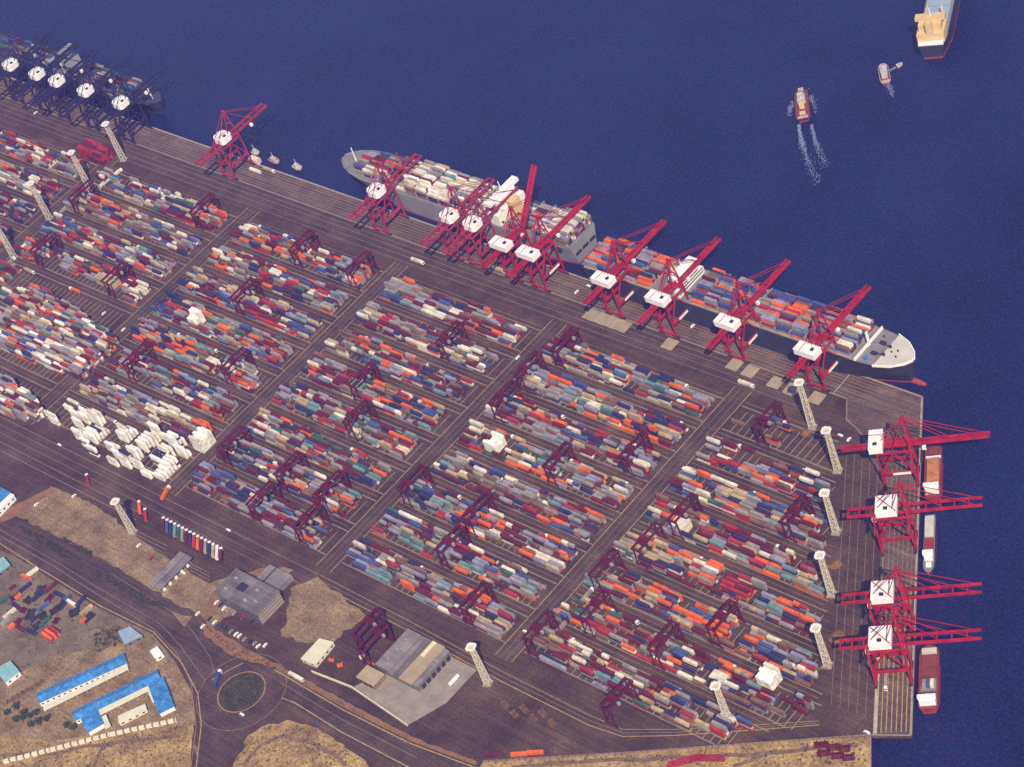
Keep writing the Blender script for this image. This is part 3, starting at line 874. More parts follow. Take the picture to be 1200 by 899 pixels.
# dark-hulled ship with the white forecastle, bow to the right
S2 = (146, 213.5, 0)
t, out = ship_base('container_ship', 'dark-hulled container ship with white forecastle and red bulb near the quay corner', 'ship', S2, 0, 324, 40, 21.5,
                   [M_HULLD, M_BOOT], M_DECKG, bow=.13, flare=.7)
fo = [(x, h) for x, h in out if x > 121]
fd = MB(); fd.poly([(x, -h * .97) for x, h in fo] + [(x, h * .97) for x, h in reversed(fo)], 22.1); fd.build('forecastle', M_DECKW, t)
bw = MB()
for s in (-1, 1):
    for (x0, h0), (x1, h1) in zip(fo, fo[1:]): bw.bar((x0, s * h0 * .995, 22.4), (x1, s * h1 * .995, 22.4), .8, 1.9)
bw.bar((fo[-1][0], -fo[-1][1], 22.4), (fo[-1][0], fo[-1][1], 22.4), .8, 1.9)
bw.b(120.2, 121, -19.5, 19.5, 21.6, 24.5)
bw.build('bow_rail', M_WHITE, t)
for y in (-6.5, 5.5):
    MB().b(128, 133, y - 1.5, y + 1.5, 22.1, 23.6).bar((132.5, y * .92, 22.6), (137.5, y * .75, 22.6), .6).build('windlass', M_DARK, t); MB().cyl((138, y * .75, 22.1), (138, y * .75, 23.8), 1.3).build('capstan', M_DARK, t)
for x, y in ((146, 3), (148, -3), (127, 12), (127, -12), (142, 0)): MB().cyl((x, y, 22.1), (x, y, 23.3), .7).build('bollard', M_DARK, t)
MB().b(125.5, 128.5, -14.8, -12.2, 22.12, 24).build('deck_locker', mat('locker blue', (.05, .2, .5)), t)
MB().b(120.9, 121.6, -1.2, 1.2, 21.6, 36).build('foremast', M_WHITE, t)
bulb = MB()
prev = None
for x, rr in ((150, 2.2), (156, 2.5), (162, 2.4), (166, 1.9), (168.5, .9)):
    if prev: bulb.cyl((prev[0], 0, -2.2), (x, 0, -2.2), prev[1], rr, n=14)
    prev = (x, rr)
bulb.build('bulbous_bow', M_BOOT, t)
sp_ = MB(); sp_.b(-66, -54, -17, 17, 21.6, 28); sp_.b(-65, -54, -11, 11, 28, 36); sp_.b(-64, -55, -14, 14, 36, 39)
bo = sp_.build('superstructure', M_WHITE, t)
wd = MB(); wd.b(-54.98, -54.9, -13, 13, 37, 38.5)
for z in (24, 27, 30): wd.b(-53.98, -53.9, -10.5 if z > 28 else -16, 10.5 if z > 28 else 16, z, z + 1)
wd.build('bridge_window', M_GLASS, bo)
MB().b(-76, -69, -4, 4, 21.6, 34).build('funnel', M_BUFF, t)
MB().cyl((-60, 0, 39), (-60, 0, 49), .8, .35).build('mast', M_WHITE, t)
bays = [-150, -136, -122, -108, -92] + [-34 + 14.3 * i for i in range(11)]
T2 = [2, 3, 2, 2, 2] + [4, 4, 4, 2, 2, 4, 4, 3, 3, 3, 3]
def tiers2(i, r, n):
    h = T2[i] + random.choice((0, 0, 1, 0, -1)) if T2[i] else 0
    if i >= 4 and (r // 4 + i) % 4 == 1: h -= 1
    if r in (0, n - 1): h -= 1
    return max(0, h)
def col2_(i, r, n, top):
    if top and i >= 15 and r % 5 in (1, 2) : return 'white' if random.random() < .6 else 'navy'
    return random.choice(['orange', 'red', 'navy', 'lilac', 'blue', 'maroon', 'grey', 'orange', 'brown', 'blue', 'lilac'])
load(t, S2, 0, bays, 38.5, 23.2, tiers2, col2_)
lashing(t, [-143, -129, -115] + [-26.9 + 14.3 * i for i in range(10)], 38, 21.6)
for i, b_ in enumerate(bays): MB().b(b_ - 6.3, b_ + 6.3, -19, 19, 21.6, 23.0).build('hatch_cover', M_HATCH, t)

# dark ship at the far left, bow to the right
S3 = (-752, 223.5, 0)
t, out = ship_base('container_ship', 'dark ship with pale bridge under the navy cranes at far left', 'ship', S3, 0, 300, 36, 14, [M_HULLD, M_HULLD], mat('deck dark', (.05, .055, .09), .8), bow=.2)
sp_ = MB(); sp_.b(-4, 8, -15, 15, 14.1, 26); sp_.b(-2, 6, -10, 10, 26, 34); sp_.b(-1, 5, -16, 16, 34, 37)
bo = sp_.build('superstructure', M_GREY, t)
MB().b(5.02, 5.1, -15, 15, 35, 36.4).build('bridge_window', M_GLASS, bo)
MB().b(-13, -8, -4, 4, 14.1, 30).build('funnel', M_NAVY, t)
MB().cyl((138, 0, 14), (138, 0, 27), .9, .5).build('foremast', M_WHITE, t)
load(t, S3, 0, [-110, -95, -80, -65, -50, -30, 25, 40, 55, 70, 85, 100], 34, 15.6, lambda i, r, n: random.choice((0, 1, 1, 2, 2)), lambda i, r, n, top: random.choice(['navy', 'navy', 'maroon', 'navy', 'blue', 'brown', 'green', 'grey']))

# buff-coloured ship leaving at the top right
pa, pb = at(1091, 56, 0), at(1104, 0, 0)
dr = (at(1103.5, 1, 14) - at(1091, 60, 14)); dr.z = 0; dr.normalize()
SL = 170; c0 = at(1091.5, 57, 8)
S4 = (c0.x + dr.x * SL / 2, c0.y + dr.y * SL / 2, 0); r4 = math.atan2(dr.y, dr.x)
t, out = ship_base('cargo_ship', 'ship with buff stern house sailing out of the top edge', 'ship', S4, r4, SL, 27, 11, [M_HULLD, M_BOOT], M_DECKG)
sp_ = MB(); sp_.b(-80, -60, -12, 12, 11.1, 20); sp_.b(-76, -62, -10, 10, 20, 27); sp_.b(-70, -63, -13.2, 13.2, 27, 30)
bo = sp_.build('superstructure', M_BUFF, t)
MB().b(-62.98, -62.9, -12.5, 12.5, 28, 29.4).build('bridge_window', M_GLASS, bo)
MB().b(-80, -75, -3, 3, 20, 31).build('funnel', M_BUFF, t)
MB().cyl((-66, 0, 30), (-66, 0, 38), .6, .3).build('mast', M_WHITE, t)
for s in (-1, 1): MB().cyl((-55, s * 9, 11), (-55, s * 9, 21), 1.1, .9).bar((-55, s * 9, 20), (-44, s * 6, 24), .9).build('deck_crane', M_BUFF, t)
for i in range(6): MB().b(-50 + i * 19, -33 + i * 19, -11, 11, 11.1, 14.5).build('hatch_cover', mat('hatch blue grey', (.30, .36, .44), .7, .12), t)
MB().b(-84.5, -80.5, -11, 11, 11.1, 13).build('stern_rail', M_WHITE, t)

# tug and small boats on the open water
M_BOATW = mat('weathered white', (0.44, 0.42, 0.40), 0.7, 0.25, 0.3)
def boat(name, label, cat, stern, bowp, B, zt, mats, deck, house, mast=True):
    d = Vector(bowp) - Vector(stern); d.z = 0; L = d.length; a = math.atan2(d.y, d.x); c = (Vector(stern) + Vector(bowp)) / 2
    t, out = ship_base(name, label, cat, (c.x, c.y, -3 + .0), a, L, B, zt, mats, deck, bow=.3)
    for nm, (x0, x1, w, z0, z1), mt in house: MB().b(x0 * L, x1 * L, -w * B / 2, w * B / 2, zt + z0, zt + z1).build(nm, mt, t)
    if mast: MB().cyl((0, 0, zt + 4), (0, 0, zt + 10), .3, .15).build('mast', M_WHITE, t)
    return t, c, a, L
tgs, tgb = at(942, 142, -2), at(939, 106, -2)
boat('tugboat', 'red-decked tug ploughing ahead with white wash on both sides', 'tug', tgs, tgb, 13, 3.6, [M_DARK, M_BOOT], M_DECKR,
     [('wheelhouse', (-.02, .16, .55, .05, 5.5), M_BOATW), ('bridge', (.0, .12, .4, 5.5, 8.5), M_BOATW), ('funnel', (-.18, -.1, .35, .05, 5), M_BUFF), ('winch', (-.38, -.3, .4, .05, 1.8), M_BUFF),
      ('bow_fender', (.40, .47, .35, .05, 1.4), M_BOATW), ('tow_bitt', (-.47, -.45, .7, .05, 1.5), M_BOATW)])
b1s, b1b = at(1038.5, 98, -2), at(1034.5, 77, -2)
boat('launch', 'white and red harbour launch heading up beside a tiny boat', 'boat', b1s, b1b, 9, 2.6, [M_BOATW, M_BOOT], M_DECKR,
     [('cabin', (-.05, .3, .7, .05, 3.2), M_BOATW), ('wheelhouse', (-.30, -.12, .6, .05, 4), M_BOATW), ('stern_rail', (-.48, -.44, .8, .05, 1.2), M_BOATW)])
boat('speedboat', 'tiny white speedboat beside the harbour launch', 'boat', at(1051, 78, -2), at(1057.5, 75, -2), 3.0, 1.4, [M_BOATW, M_BOATW], M_BOATW, [('windscreen', (.0, .1, .6, .05, .8), M_GLASS)], False)
for i, (px, ln, lb) in enumerate((((300, 180), 9, 'leftmost pale workboat moored off the empty north quay'), ((322, 189), 14, 'pale workboat with red deck moored between two others'), ((349, 197), 12, 'rightmost pale workboat moored off the empty north quay'))):
    p = at(*px, -2)
    boat('workboat', lb, 'boat', p + Vector((-ln / 2, 1, 0)), p + Vector((ln / 2, -1, 0)), 6.0, 2.2, [M_BOATW, M_BOOT], M_DECKR if i == 1 else M_BOATW, [('cabin', (-.3, .05, .6, .05, 3), M_BOATW), ('foredeck', (.15, .38, .5, .05, .7), M_BOATW)])
# foam
fm = MB(); rw = random.Random(3)
def foam(pts, w0, w1, n=22, dens=.8):
    n *= 12
    for i in range(n):
        t_ = i / n
        if rw.random() > dens * (1 - t_ * .65): continue
        k = t_ * (len(pts) - 1); j = int(k); f = k - j
        p = pts[j].lerp(pts[j + 1], f); q = (pts[j + 1] - pts[j]); q.z = 0; q.normalize(); s = Vector((-q.y, q.x, 0))
        w = rw.uniform(.12, .32); l = rw.uniform(.4, 1.2)
        p = p + s * rw.gauss(0, .42) * (w0 + (w1 - w0) * t_) * (1 + .8 * t_); o = rw.uniform(.3, .9)
        fm.poly([p - q * l, p - q * l * o * .3 - s * w, p + q * l * o - s * w * .6, p + q * l, p + q * l * .4 + s * w * o, p - q * l * .5 + s * w], -2.93 + rw.random() * .01)
foam(P([(930, 119), (926, 127), (924, 136)], -3), 3.2, 1.5, 20); foam(P([(949, 112), (953, 120), (957, 132)], -3), 3.2, 1.5, 20)
foam(P([(936, 146), (938, 160), (941, 172), (948, 192), (960, 215)], -3), 1.6, 3.2, 90, .9)
foam(P([(951, 146), (954, 160), (957, 170), (962, 182), (968, 196)], -3), 1.6, 2.8, 50, .9)
foam(P([(934, 116), (939, 105), (945, 108)], -3), 2.5, 2.5, 12)
foam(P([(1040, 99), (1044, 106), (1047, 114)], -3), 3.0, 1.2, 22)
foam(P([(1049, 79), (1042, 83)], -3), 1.6, .8, 12)
tag(fm.build('wake_foam', [M_FOAM]), kind='stuff')

# vessels at the east quay
def east_ship(name, label, cat, e0, e1, n0, n1, zt, mats, deck, parts, bow_south=True):
    a = math.atan2(EA.y, EA.x) + (0 if bow_south else PI)
    c = east((e0 + e1) / 2, (n0 + n1) / 2, -3)
    t, out = ship_base(name, label, cat, tuple(c), a, abs(e1 - e0), n1 - n0, zt, mats, deck, bow=.16)
    for nm, x0, x1, y0, y1, z0, z1, mt in parts: MB().b(x0, x1, y0, y1, zt + z0, zt + z1).build(nm, mt, t)
    return t
east_ship('coaster', 'rust-red coaster with buff cargo hold at the corner end of the east quay', 'ship', 54, 106, 3.5, 16, 6, [M_HULLR, M_BOOT], M_DECKR,
          [('forecastle', 14, 22, -3.6, 3.6, .1, 2.2, M_DECKR), ('cargo_hold', -14, 11, -4.5, 4.5, .1, 1.6, mat('rust hold', (.42, .17, .06), .8, .3, .2, fine=.3)), ('hatch_beam', 11.6, 12.6, -5.5, 5.5, .1, 1.8, M_WHITE), ('deck_house', -24, -19.5, -4.8, 4.8, .1, 6.5, M_WHITE), ('bridge', -23, -20.3, -5.6, 5.6, 6.5, 9, M_WHITE), ('funnel', -18.5, -16.8, -1.3, 1.3, .1, 6, M_DARK)], False)
east_ship('river_barge', 'narrow grey barge with round white stern house between the east cranes', 'barge', 122, 178, 3.8, 12.5, 4, [M_HULLD, M_BOOT], M_DECKG,
          [('cargo_cover', -24, -6, -3.2, 3.2, .1, 3.4, M_DECKW), ('cargo_hold', -5, 6, -3.2, 3.2, .1, 1.6, M_HULLR), ('deck_house', 9, 16, -3.0, 3.0, .1, 4.5, M_WHITE), ('bridge', 11, 14.5, -3.8, 3.8, 4.5, 6.8, M_WHITE), ('foredeck', 18, 22, -2, 2, .1, 1.5, M_WHITE)], True)
t = east_ship('coaster', 'dark red coaster with white ends moored by the southernmost east crane', 'ship', 244, 298, 4, 17.5, 6, [M_HULLR, M_BOOT], M_DECKR,
          [('forecastle', 19, 23, -5.0, 5.0, .1, 2.2, M_DECKW), ('hatch_cover', -1, 17, -5.0, 5.0, .1, 1.4, M_DECKR), ('cargo_hold', -13, -3, -5.2, 5.2, .1, 1.2, M_DECKG), ('aft_hatch', -18, -14, -5, 5, .1, 1.2, M_DECKR), ('deck_house', -25, -21, -5.5, 5.5, .1, 6, M_WHITE), ('bridge', -24, -21.5, -6.2, 6.2, 6, 8.6, M_WHITE), ('funnel', -20.5, -19, -1.3, 1.3, .1, 6, M_BUFF)], False)
cc = east(271 + 8, 10.7)
ea = math.atan2(EA.y, EA.x)
for j in range(3):
    p = east(279, 8.2 + j * 2.6); boxes.append((p.x, p.y, 4.3, 6.06, ea, CN.index(['grey', 'blue', 'white'][j])))

# ------------------------------------------------------------------ all remaining containers: one mass
me_v, me_f, me_m = [], [], []
for (x, y, z, L, rz, ci) in boxes:
    c, s = math.cos(rz), math.sin(rz); n = len(me_v); a, w = L / 2 - .02, CWD / 2
    for zz, ia in ((z, 0), (z + CHH - .02, 0), (z + CHH - .02, .16), (z + CHH - .09, .16)):
        for sx, sy in ((-1, -1), (1, -1), (1, 1), (-1, 1)):
            px_, py_ = sx * (a - ia), sy * (w - ia)
            me_v.append((x + px_ * c - py_ * s, y + px_ * s + py_ * c, zz))
    for lv in range(3):
        for i in range(4):
            j = (i + 1) % 4
            me_f.append((n + lv * 4 + i, n + lv * 4 + j, n + lv * 4 + 4 + j, n + lv * 4 + 4 + i)); me_m.append(ci)
    me_f.append((n + 12, n + 13, n + 14, n + 15)); me_m.append(ci)
    me_f.append((n + 3, n + 2, n + 1, n)); me_m.append(ci)
me = D.meshes.new('stacked_containers'); me.from_pydata(me_v, [], me_f)
for x in CMAT: me.materials.append(x)
me.polygons.foreach_set('material_index', me_m); me.update()
o = D.objects.new('stacked_containers', me); COL.objects.link(o)
tag(o, 'dense field of stacked shipping containers across the yard and on the ships', kind='stuff')

# ------------------------------------------------------------------ light masts
def light_mast(loc, label, H=42):
    t = thing('light_mast', label, 'light mast', loc, R(20), 'lattice light masts')
    b = MB()
    def w(z): return 2.1 - .8 * z / H
    for sx in (-1, 1):
        for sy in (-1, 1): b.bar((sx * w(0), sy * w(0), 0), (sx * w(H), sy * w(H), H), .55)
    n = 12
    for i in range(n):
        z0, z1 = H * i / n, H * (i + 1) / n
        a, c = w(z0), w(z1)
        for s in (-1, 1):
            e = 1 if i % 2 else -1
            b.bar((-a * e, s * a, z0), (c * e, s * c, z1), .38); b.bar((s * a, -a * e, z0), (s * c, c * e, z1), .38)
            b.bar((-c, s * c, z1), (c, s * c, z1), .4); b.bar((s * c, -c, z1), (s * c, c, z1), .4)
    b.build('tower', M_MAST, t)
    h = MB()
    h.b(-3.2, 3.2, -3.2, 3.2, H, H + .4)
    for s in (-1, 1): h.bar((-3.2, s * 3.2, H + 1.3), (3.2, s * 3.2, H + 1.3), .2); h.bar((s * 3.2, -3.2, H + 1.3), (s * 3.2, 3.2, H + 1.3), .2)
    h.build('head_platform', M_MAST, t)
    for s, q in ((-1, 0), (1, 0), (0, -1), (0, 1)):
        f = MB()
        for k in (-1, 0, 1):
            cx, cy2 = s * 3 + (k * 1.7 if s == 0 else 0), q * 3 + (k * 1.7 if q == 0 else 0)
            f.b(cx - .6, cx + .6, cy2 - .6, cy2 + .6, H + .4, H + 1.5)
        f.build('floodlight', M_WHITE, t)
    MB().b(-3.4, 3.4, -3.4, 3.4, -.1, .5).build('footing', M_CONC, t)
    return t
MAST = [((145, 187.5), 'pale light mast at the head of the far left road by the quay', 45), ((105, 220), 'pale light mast second down the far left road', 44), ((58, 256), 'pale light mast third down the far left road', 44),
        ((17, 302), 'pale light mast at the left frame edge', 42), ((952, 501), 'pale light mast beside the hatch covers at the north-east corner of the yard', 48), ((982, 552), 'pale light mast at the yard edge near the first east crane', 43),
        ((980, 624), 'pale light mast at the yard edge near the second east crane', 42), ((975, 697), 'pale light mast between the second and third east cranes', 42), ((970, 780), 'pale light mast at the yard edge near the last east crane', 40),
        ((156, 624), 'pale light mast above the gate lanes', 37), ((572, 801), 'pale light mast beside the warehouse forecourt', 41), ((855, 848), 'pale light mast in the south corner of the yard', 41)]
for px, lb, H in MAST: light_mast(at(*px), lb, H)
# earth mounds beside the masts
def mound(px, r, h, lb):
    c = at(*px); b = MB(); n = 22; rg = 7
    for j in range(rg + 1):
        for i in range(n):
            a = 2 * PI * i / n; rr = r * (1 - j / rg) * (1 + .22 * noise.noise(Vector((math.cos(a) * 1.7, math.sin(a) * 1.7, c.x))))
            z = h * (1 - (1 - j / rg) ** 1.6) + (.35 * noise.noise(Vector((rr * math.cos(a), rr * math.sin(a), c.y))) if 0 < j else 0)
            b.v.append((rr * math.cos(a), rr * math.sin(a), max(z, 0.02 if j else -.02)))
    for j in range(rg):
        for i in range(n):
            k = (i + 1) % n
            b.f.append((j * n + i, j * n + k, (j + 1) * n + k, (j + 1) * n + i)); b.m.append(0)
    tag(b.build('soil_mound', M_RUST, None, c), lb, 'soil mound')
mound((979, 661), 5, 2.2, 'reddish soil mound right of the mast by the second east crane')
mound((981, 746), 6, 2.6, 'rusty soil mound right of the southern apron mast')
mound((838, 846), 5, 2.4, 'ochre soil mound left of the south corner mast')
mound((944, 507), 4, 3, 'small orange soil mound beside the north-east mast')

# ------------------------------------------------------------------ hatch covers lying on the quay
def hatch(x, y, w, d, z, lb):
    b = MB(); b.b(-w / 2, w / 2, -d / 2, d / 2, 0, .7)
    for i in range(5):
        q = -d / 2 + d * (i + .5) / 5
        b.b(-w / 2 + .3, w / 2 - .3, q - .12, q + .12, .7, .85)
    tag(b.build('hatch_cover', M_HATCH, None, (x, y, z)), lb, 'hatch cover', 'hatch covers laid out on the quay')
for i in range(8): hatch(9.5 + i * 5.9, 166.8 - .3 * (i % 2), 5.5, 12, .15, f"tan hatch cover, {ORD[i]} from the left in the row of eight")
for px, lb in (((785, 404), 'single tan hatch cover lying apart right of the row'), ((861, 428), 'tan hatch cover, left of the nearer pair below the second crane'), ((879, 436), 'tan hatch cover, right of the nearer pair below the second crane'),
               ((909, 449), 'tan hatch cover left of the light mast head'), ((928, 457), 'tan hatch cover just behind the light mast head'), ((957, 467), 'rightmost tan hatch cover, right of the light mast')):
    p = at(*px); hatch(p.x, p.y, 11.2, 11.5, .15, lb)

# ------------------------------------------------------------------ buildings
def add_windows(t, x0, x1, y, z, n, w, h, face):
    for i in range(n):
        c = x0 + (x1 - x0) * (i + .5) / n
        b = MB()
        if face == 'y-': b.b(c - w / 2, c + w / 2, y - .08, y - .02, z, z + h)
        else: b.b(y + .02, y + .08, c - w / 2, c + w / 2, z, z + h)
        b.build('window', M_GLASS, t)
# office block
t = thing('office_building', 'grey flat-roofed office block with pale floor bands beside the gate', 'building', (-37, -203, 0))
wl = MB().b(-24, 24, -12, 12, 0, 13.6).build('wall', M_WALL, t)
MB().b(-25.5, 25.5, -13.3, 13.3, 13.62, 14.4).build('roof', M_SLATE, t)
MB().b(-10, -2, -2, 5, 14.4, 15.6).build('roof_plant', M_DARK, t)
for x_, y_ in ((-18, 6), (-18, -6), (8, 5), (15, -4), (6, -7)): MB().b(x_ - 1.4, x_ + 1.4, y_ - 1, y_ + 1, 14.4, 15.5).build('roof_unit', M_GREY, t)
pp = MB()
for a in ((-25.5, 25.5, -13.3, -12.9), (-25.5, 25.5, 12.9, 13.3), (-25.5, -25.1, -12.9, 12.9), (25.1, 25.5, -12.9, 12.9)): pp.b(*a, 14.4, 15.1)
pp.build('parapet', M_WALL, t)
for k in range(4):
    z = 1.2 + k * 3.1
    MB().b(24.02, 26.2, -12.5, 12.5, z + 1.9, z + 2.5).build('floor_slab', M_CONC, t)
    add_windows(wl, -24, 24, -12, z, 9, 3.6, 1.6, 'y-')
    add_windows(wl, -12, 12, 24, z, 5, 3.6, 1.5, 'x+')
MB().b(-12, 14, 12.1, 34, 0, 5).build('annexe', M_LSLATE, t)
pm = MB().b(-4, -3.2, 12.2, 33.8, 5.02, 5.5); pm.build('annexe_roof_rib', M_DARK, t)
# gate canopies
for x, lb in ((-126, 'long pale grey canopy over the gate lanes, the left one'), (-118, 'long grey canopy over the gate lanes, the right one')):
    t = thing('gate_canopy', lb, 'canopy', (x, -214, 0), 0, 'gate canopies')
    MB().b(-3.4, 3.4, -19, 19, 6.4, 7.3).build('roof', M_LSLATE if x == -126 else M_SLATE, t)
    for k in range(6):
        MB().b(-.3, .3, -17 + k * 6.8 - .3, -17 + k * 6.8 + .3, .02, 6.4).build('post', M_GREY, t)
        if k < 5: MB().b(-1, 1, -15 + k * 6.8, -12.6 + k * 6.8, .02, 2.8).build('toll_booth', M_WHITE, t)
# cream hut
def flat_building(name, label, roofpx, h, wm, rm, win=4, cat='building', over=.5):
    pts = [at(x, y, h) for x, y in roofpx]; c = sum(pts, Vector()) / len(pts); c.z = 0
    t = thing(name, label, cat, c)
    loc = [(p.x - c.x, p.y - c.y) for p in pts]
    ins = [(x * .97, y * .97) for x, y in loc]
    w = MB().prism(ins, 0.02, h - .25).build('wall', wm, t)
    MB().prism(loc, h - .25, h).build('roof', rm, t)
    n = len(ins)
    for i in range(n):
        a, q = Vector((*ins[i], 0)), Vector((*ins[(i + 1) % n], 0)); d = q - a; L = d.length; d.normalize(); nn = Vector((d.y, -d.x, 0))
        if nn.dot((a + q) / 2) < 0: nn = -nn
        if L < 6: continue
        for k in range(max(1, int(L / 5))):
            m_ = a + d * L * (k + .5) / max(1, int(L / 5)) + nn * .05
            b = MB(); b.bar((m_.x - d.x * 1.1, m_.y - d.y * 1.1, h * .5), (m_.x + d.x * 1.1, m_.y + d.y * 1.1, h * .5), .08, min(1.4, h * .35)); b.build('window', M_GLASS, w)
    return t
t = flat_building('cream_hut', 'long cream flat-roofed hut between the office and the parked gantry cranes', [(352, 772), (374, 748), (391, 752), (369, 779)], 4.5, M_CREAM, M_CREAM)
flat_building('guard_house', 'small white box hut by the curve of the highway', [(175, 763), (184, 757), (191, 766), (182, 772)], 4, M_WHITE, M_WHITE, cat='hut')
flat_building('pale_shed', 'pale blue roofed shed at the bend above the blue roofs', [(138, 740), (152, 734), (167, 745), (146, 755)], 5, M_WALL, M_PBLUE, cat='shed')
flat_building('teal_shed', 'teal-roofed shed at the left edge of the storage yard', [(-6, 784), (12, 774), (23, 787), (6, 800)], 5, M_WHITE, M_TEAL, cat='shed')
flat_building('teal_shed', 'teal-roofed shed at the left edge beside the highway', [(-14, 664), (4, 652), (12, 662), (-4, 674)], 5, M_WALL, M_TEAL, cat='shed')
t = flat_building('blue_shed', 'blue and white roofed shed cut by the left edge above the plaza', [(-40, 590), (-22, 560), (17, 580), (-4, 602)], 6, M_WHITE, M_WHITE, cat='shed')
pts = [at(x, y, 6.4) for x, y in [(-40, 587), (-22, 559), (13, 577), (-8, 596)]]; c = Vector(t.location)
MB().prism([(p.x - c.x, p.y - c.y) for p in pts], 6.02, 6.5).build('roof_sheet', M_BLUER, t)
flat_building('annexe_block', 'low white building inside the courtyard of the blue roofs', [(138, 839), (170, 824.5), (172, 831), (139, 848)], 3.6, M_CREAM, M_CREAM)

def gable(t, a, q, w, h, hr, rm=M_BLUER):
    """a gabled wing from a to q (local), width w"""
    a, q = Vector((a[0], a[1], 0)), Vector((q[0], q[1], 0)); d = (q - a).normalized(); s = Vector((-d.y, d.x, 0)) * w / 2
    wl = MB(); wl.hexa([a - s + d * .4 + Vector((0, 0, .02)), q - s - d * .4 + Vector((0, 0, .02)), q + s - d * .4 + Vector((0, 0, .02)), a + s + d * .4 + Vector((0, 0, .02)),
                        a - s * .98 + d * .4 + Vector((0, 0, h)), q - s * .98 - d * .4 + Vector((0, 0, h)), q + s * .98 - d * .4 + Vector((0, 0, h)), a + s * .98 + d * .4 + Vector((0, 0, h))])
    wo = wl.build('wall', M_WHITE, t)
    s2 = s * 1.12; up = Vector((0, 0, 1))
    r = MB()
    n = len(r.v)
    P6 = [a - s2 + up * (h + .05), q - s2 + up * (h + .05), q + up * (h + hr), a + up * (h + hr), a + s2 + up * (h + .05), q + s2 + up * (h + .05)]
    r.v += [tuple(p) for p in P6] + [tuple(p - up * .02 - up * .03) for p in (P6[0], P6[1], P6[4], P6[5])]
    r.f += [(0, 1, 2, 3), (3, 2, 5, 4), (0, 3, 4), (1, 5, 2), (6, 8, 9, 7), (0, 6, 7, 1), (4, 5, 9, 8)]; r.m += [0] * 7
    r.build('roof', rm, t)
    L = (q - a).length; k = max(1, int(L / 4.5))
    for i in range(int(L / 12)):
        m_ = a + d * (L * (i + .5) / int(L / 12)); MB().b(m_.x - .5, m_.x + .5, m_.y - .5, m_.y + .5, h + hr - .15, h + hr + .75).build('roof_vent', M_GREY, t)
    for sg in (-1, 1):
        for i in range(k):
            m_ = a + d * L * (i + .5) / k + s * sg * 1.004
            b = MB(); b.bar(m_ - d * .9 + up * h * .5, m_ + d * .9 + up * h * .5, .08, 1.3); b.build('window', M_GLASS, wo)
    return wo
def veranda(t, a, q, w, h):
    a, q = Vector((a[0], a[1], 0)), Vector((q[0], q[1], 0)); d = (q - a).normalized(); s = Vector((-d.y, d.x, 0)) * w / 2; up = Vector((0, 0, 1))
    b = MB(); b.hexa([a - s + up * (h - .25), q - s + up * (h - .25), q + s + up * (h - .25), a + s + up * (h - .25), a - s + up * h, q - s + up * h, q + s + up * h, a + s + up * h])
    L = (q - a).length; k = max(2, int(L / 8))
    for i in range(k + 1):
        m_ = a + d * (1 + (L - 2) * i / k); 
        for sg in (-.85, .85): b.b(m_.x + s.x * sg - .15, m_.x + s.x * sg + .15, m_.y + s.y * sg - .15, m_.y + s.y * sg + .15, .02, h - .25)
    b.build('veranda', M_CREAM, t)
# long blue building
A, B_ = at(44, 818, 5), at(147, 771, 5); c = (A + B_) / 2; c.z = 0
t = thing('blue_roof_building', 'long straight building with blue roof and cream veranda', 'building', c)
gable(t, A - c, B_ - c, 11, 4.6, 1.6)
a2, b2 = at(51, 831, 4), at(150, 782, 4); veranda(t, a2 - c, b2 - c, 5.5, 4.3)
# U-shaped blue building
A, B_ = at(86, 839, 5), at(186, 790, 5); c = (A + B_) / 2; c.z = 0
t = thing('blue_roof_building', 'U-shaped building with blue roof and cream courtyard verandas', 'building', c)
gable(t, A - c, B_ - c, 10.5, 4.6, 1.6)
q0, q1 = at(182, 797, 5), at(195, 832, 5); gable(t, q0 - c, q1 - c, 12, 4.4, 1.4)
q2, q3 = at(104, 836, 5), at(112, 853, 5); gable(t, q2 - c, q3 - c, 13, 4.4, 1.4)
veranda(t, at(116, 836, 4) - c, at(172, 808, 4) - c, 5, 4.1)
veranda(t, at(174, 804, 4) - c, at(182, 822, 4) - c, 4.5, 4.15)
veranda(t, at(121, 839, 4) - c, at(127, 853, 4) - c, 4.5, 4.15)

# warehouse complex
w0 = Vector((127, -186, 0))
t = thing('warehouse', 'warehouse with side-by-side grey and cream ribbed roofs beside the forecourt', 'building', w0)
MB().b(-21, 21.5, -18, 19, 0.02, 7.2).build('wall', M_WALL, t)
for nm, x0, x1, y0, y1, z, mt in (('grey_roof', -22, -7.5, -18.5, 19.5, 8, M_LSLATE), ('narrow_roof', -6.3, -2.6, -19.5, 19.5, 7.8, M_LSLATE), ('narrow_roof', -1.9, 3.4, -18.8, 19.5, 8.1, M_SLATE),
                                  ('cream_roof', 4.4, 17.2, -19.5, 19.5, 8.6, mat('ochre roof', (.36, .28, .17), .8, .15, .15, fine=.15)), ('edge_roof', 18.2, 22.5, -19, 18, 7.6, M_LSLATE)):
    b = MB().b(x0, x1, y0, y1, 7.2, z)
    k = 0
    y = y0 + 1
    while y < y1 - 1: b.b(x0 + .2, x1 - .2, y, y + .2, z, z + .12); y += 2.5
    b.build(nm, mt, t)
MB().b(6, 9, 4, 19, 8.75, 9.4).build('skylight', M_CREAM, t)
for x_, y_ in ((-15, 10), (-15, 0), (-15, -10), (11, -6), (11, -14), (20, 6)): MB().b(x_ - .8, x_ + .8, y_ - .8, y_ + .8, 8.0, 9.5).build('roof_vent', M_GREY, t)
for k in range(6): MB().b(22.52, 22.6, -15 + k * 5.6, -11.5 + k * 5.6, .1, 4.5).build('door', M_DARK, t)
t = thing('workshop', 'low tan-roofed workshop at the foot of the warehouse roofs', 'building', (107, -213, 0))
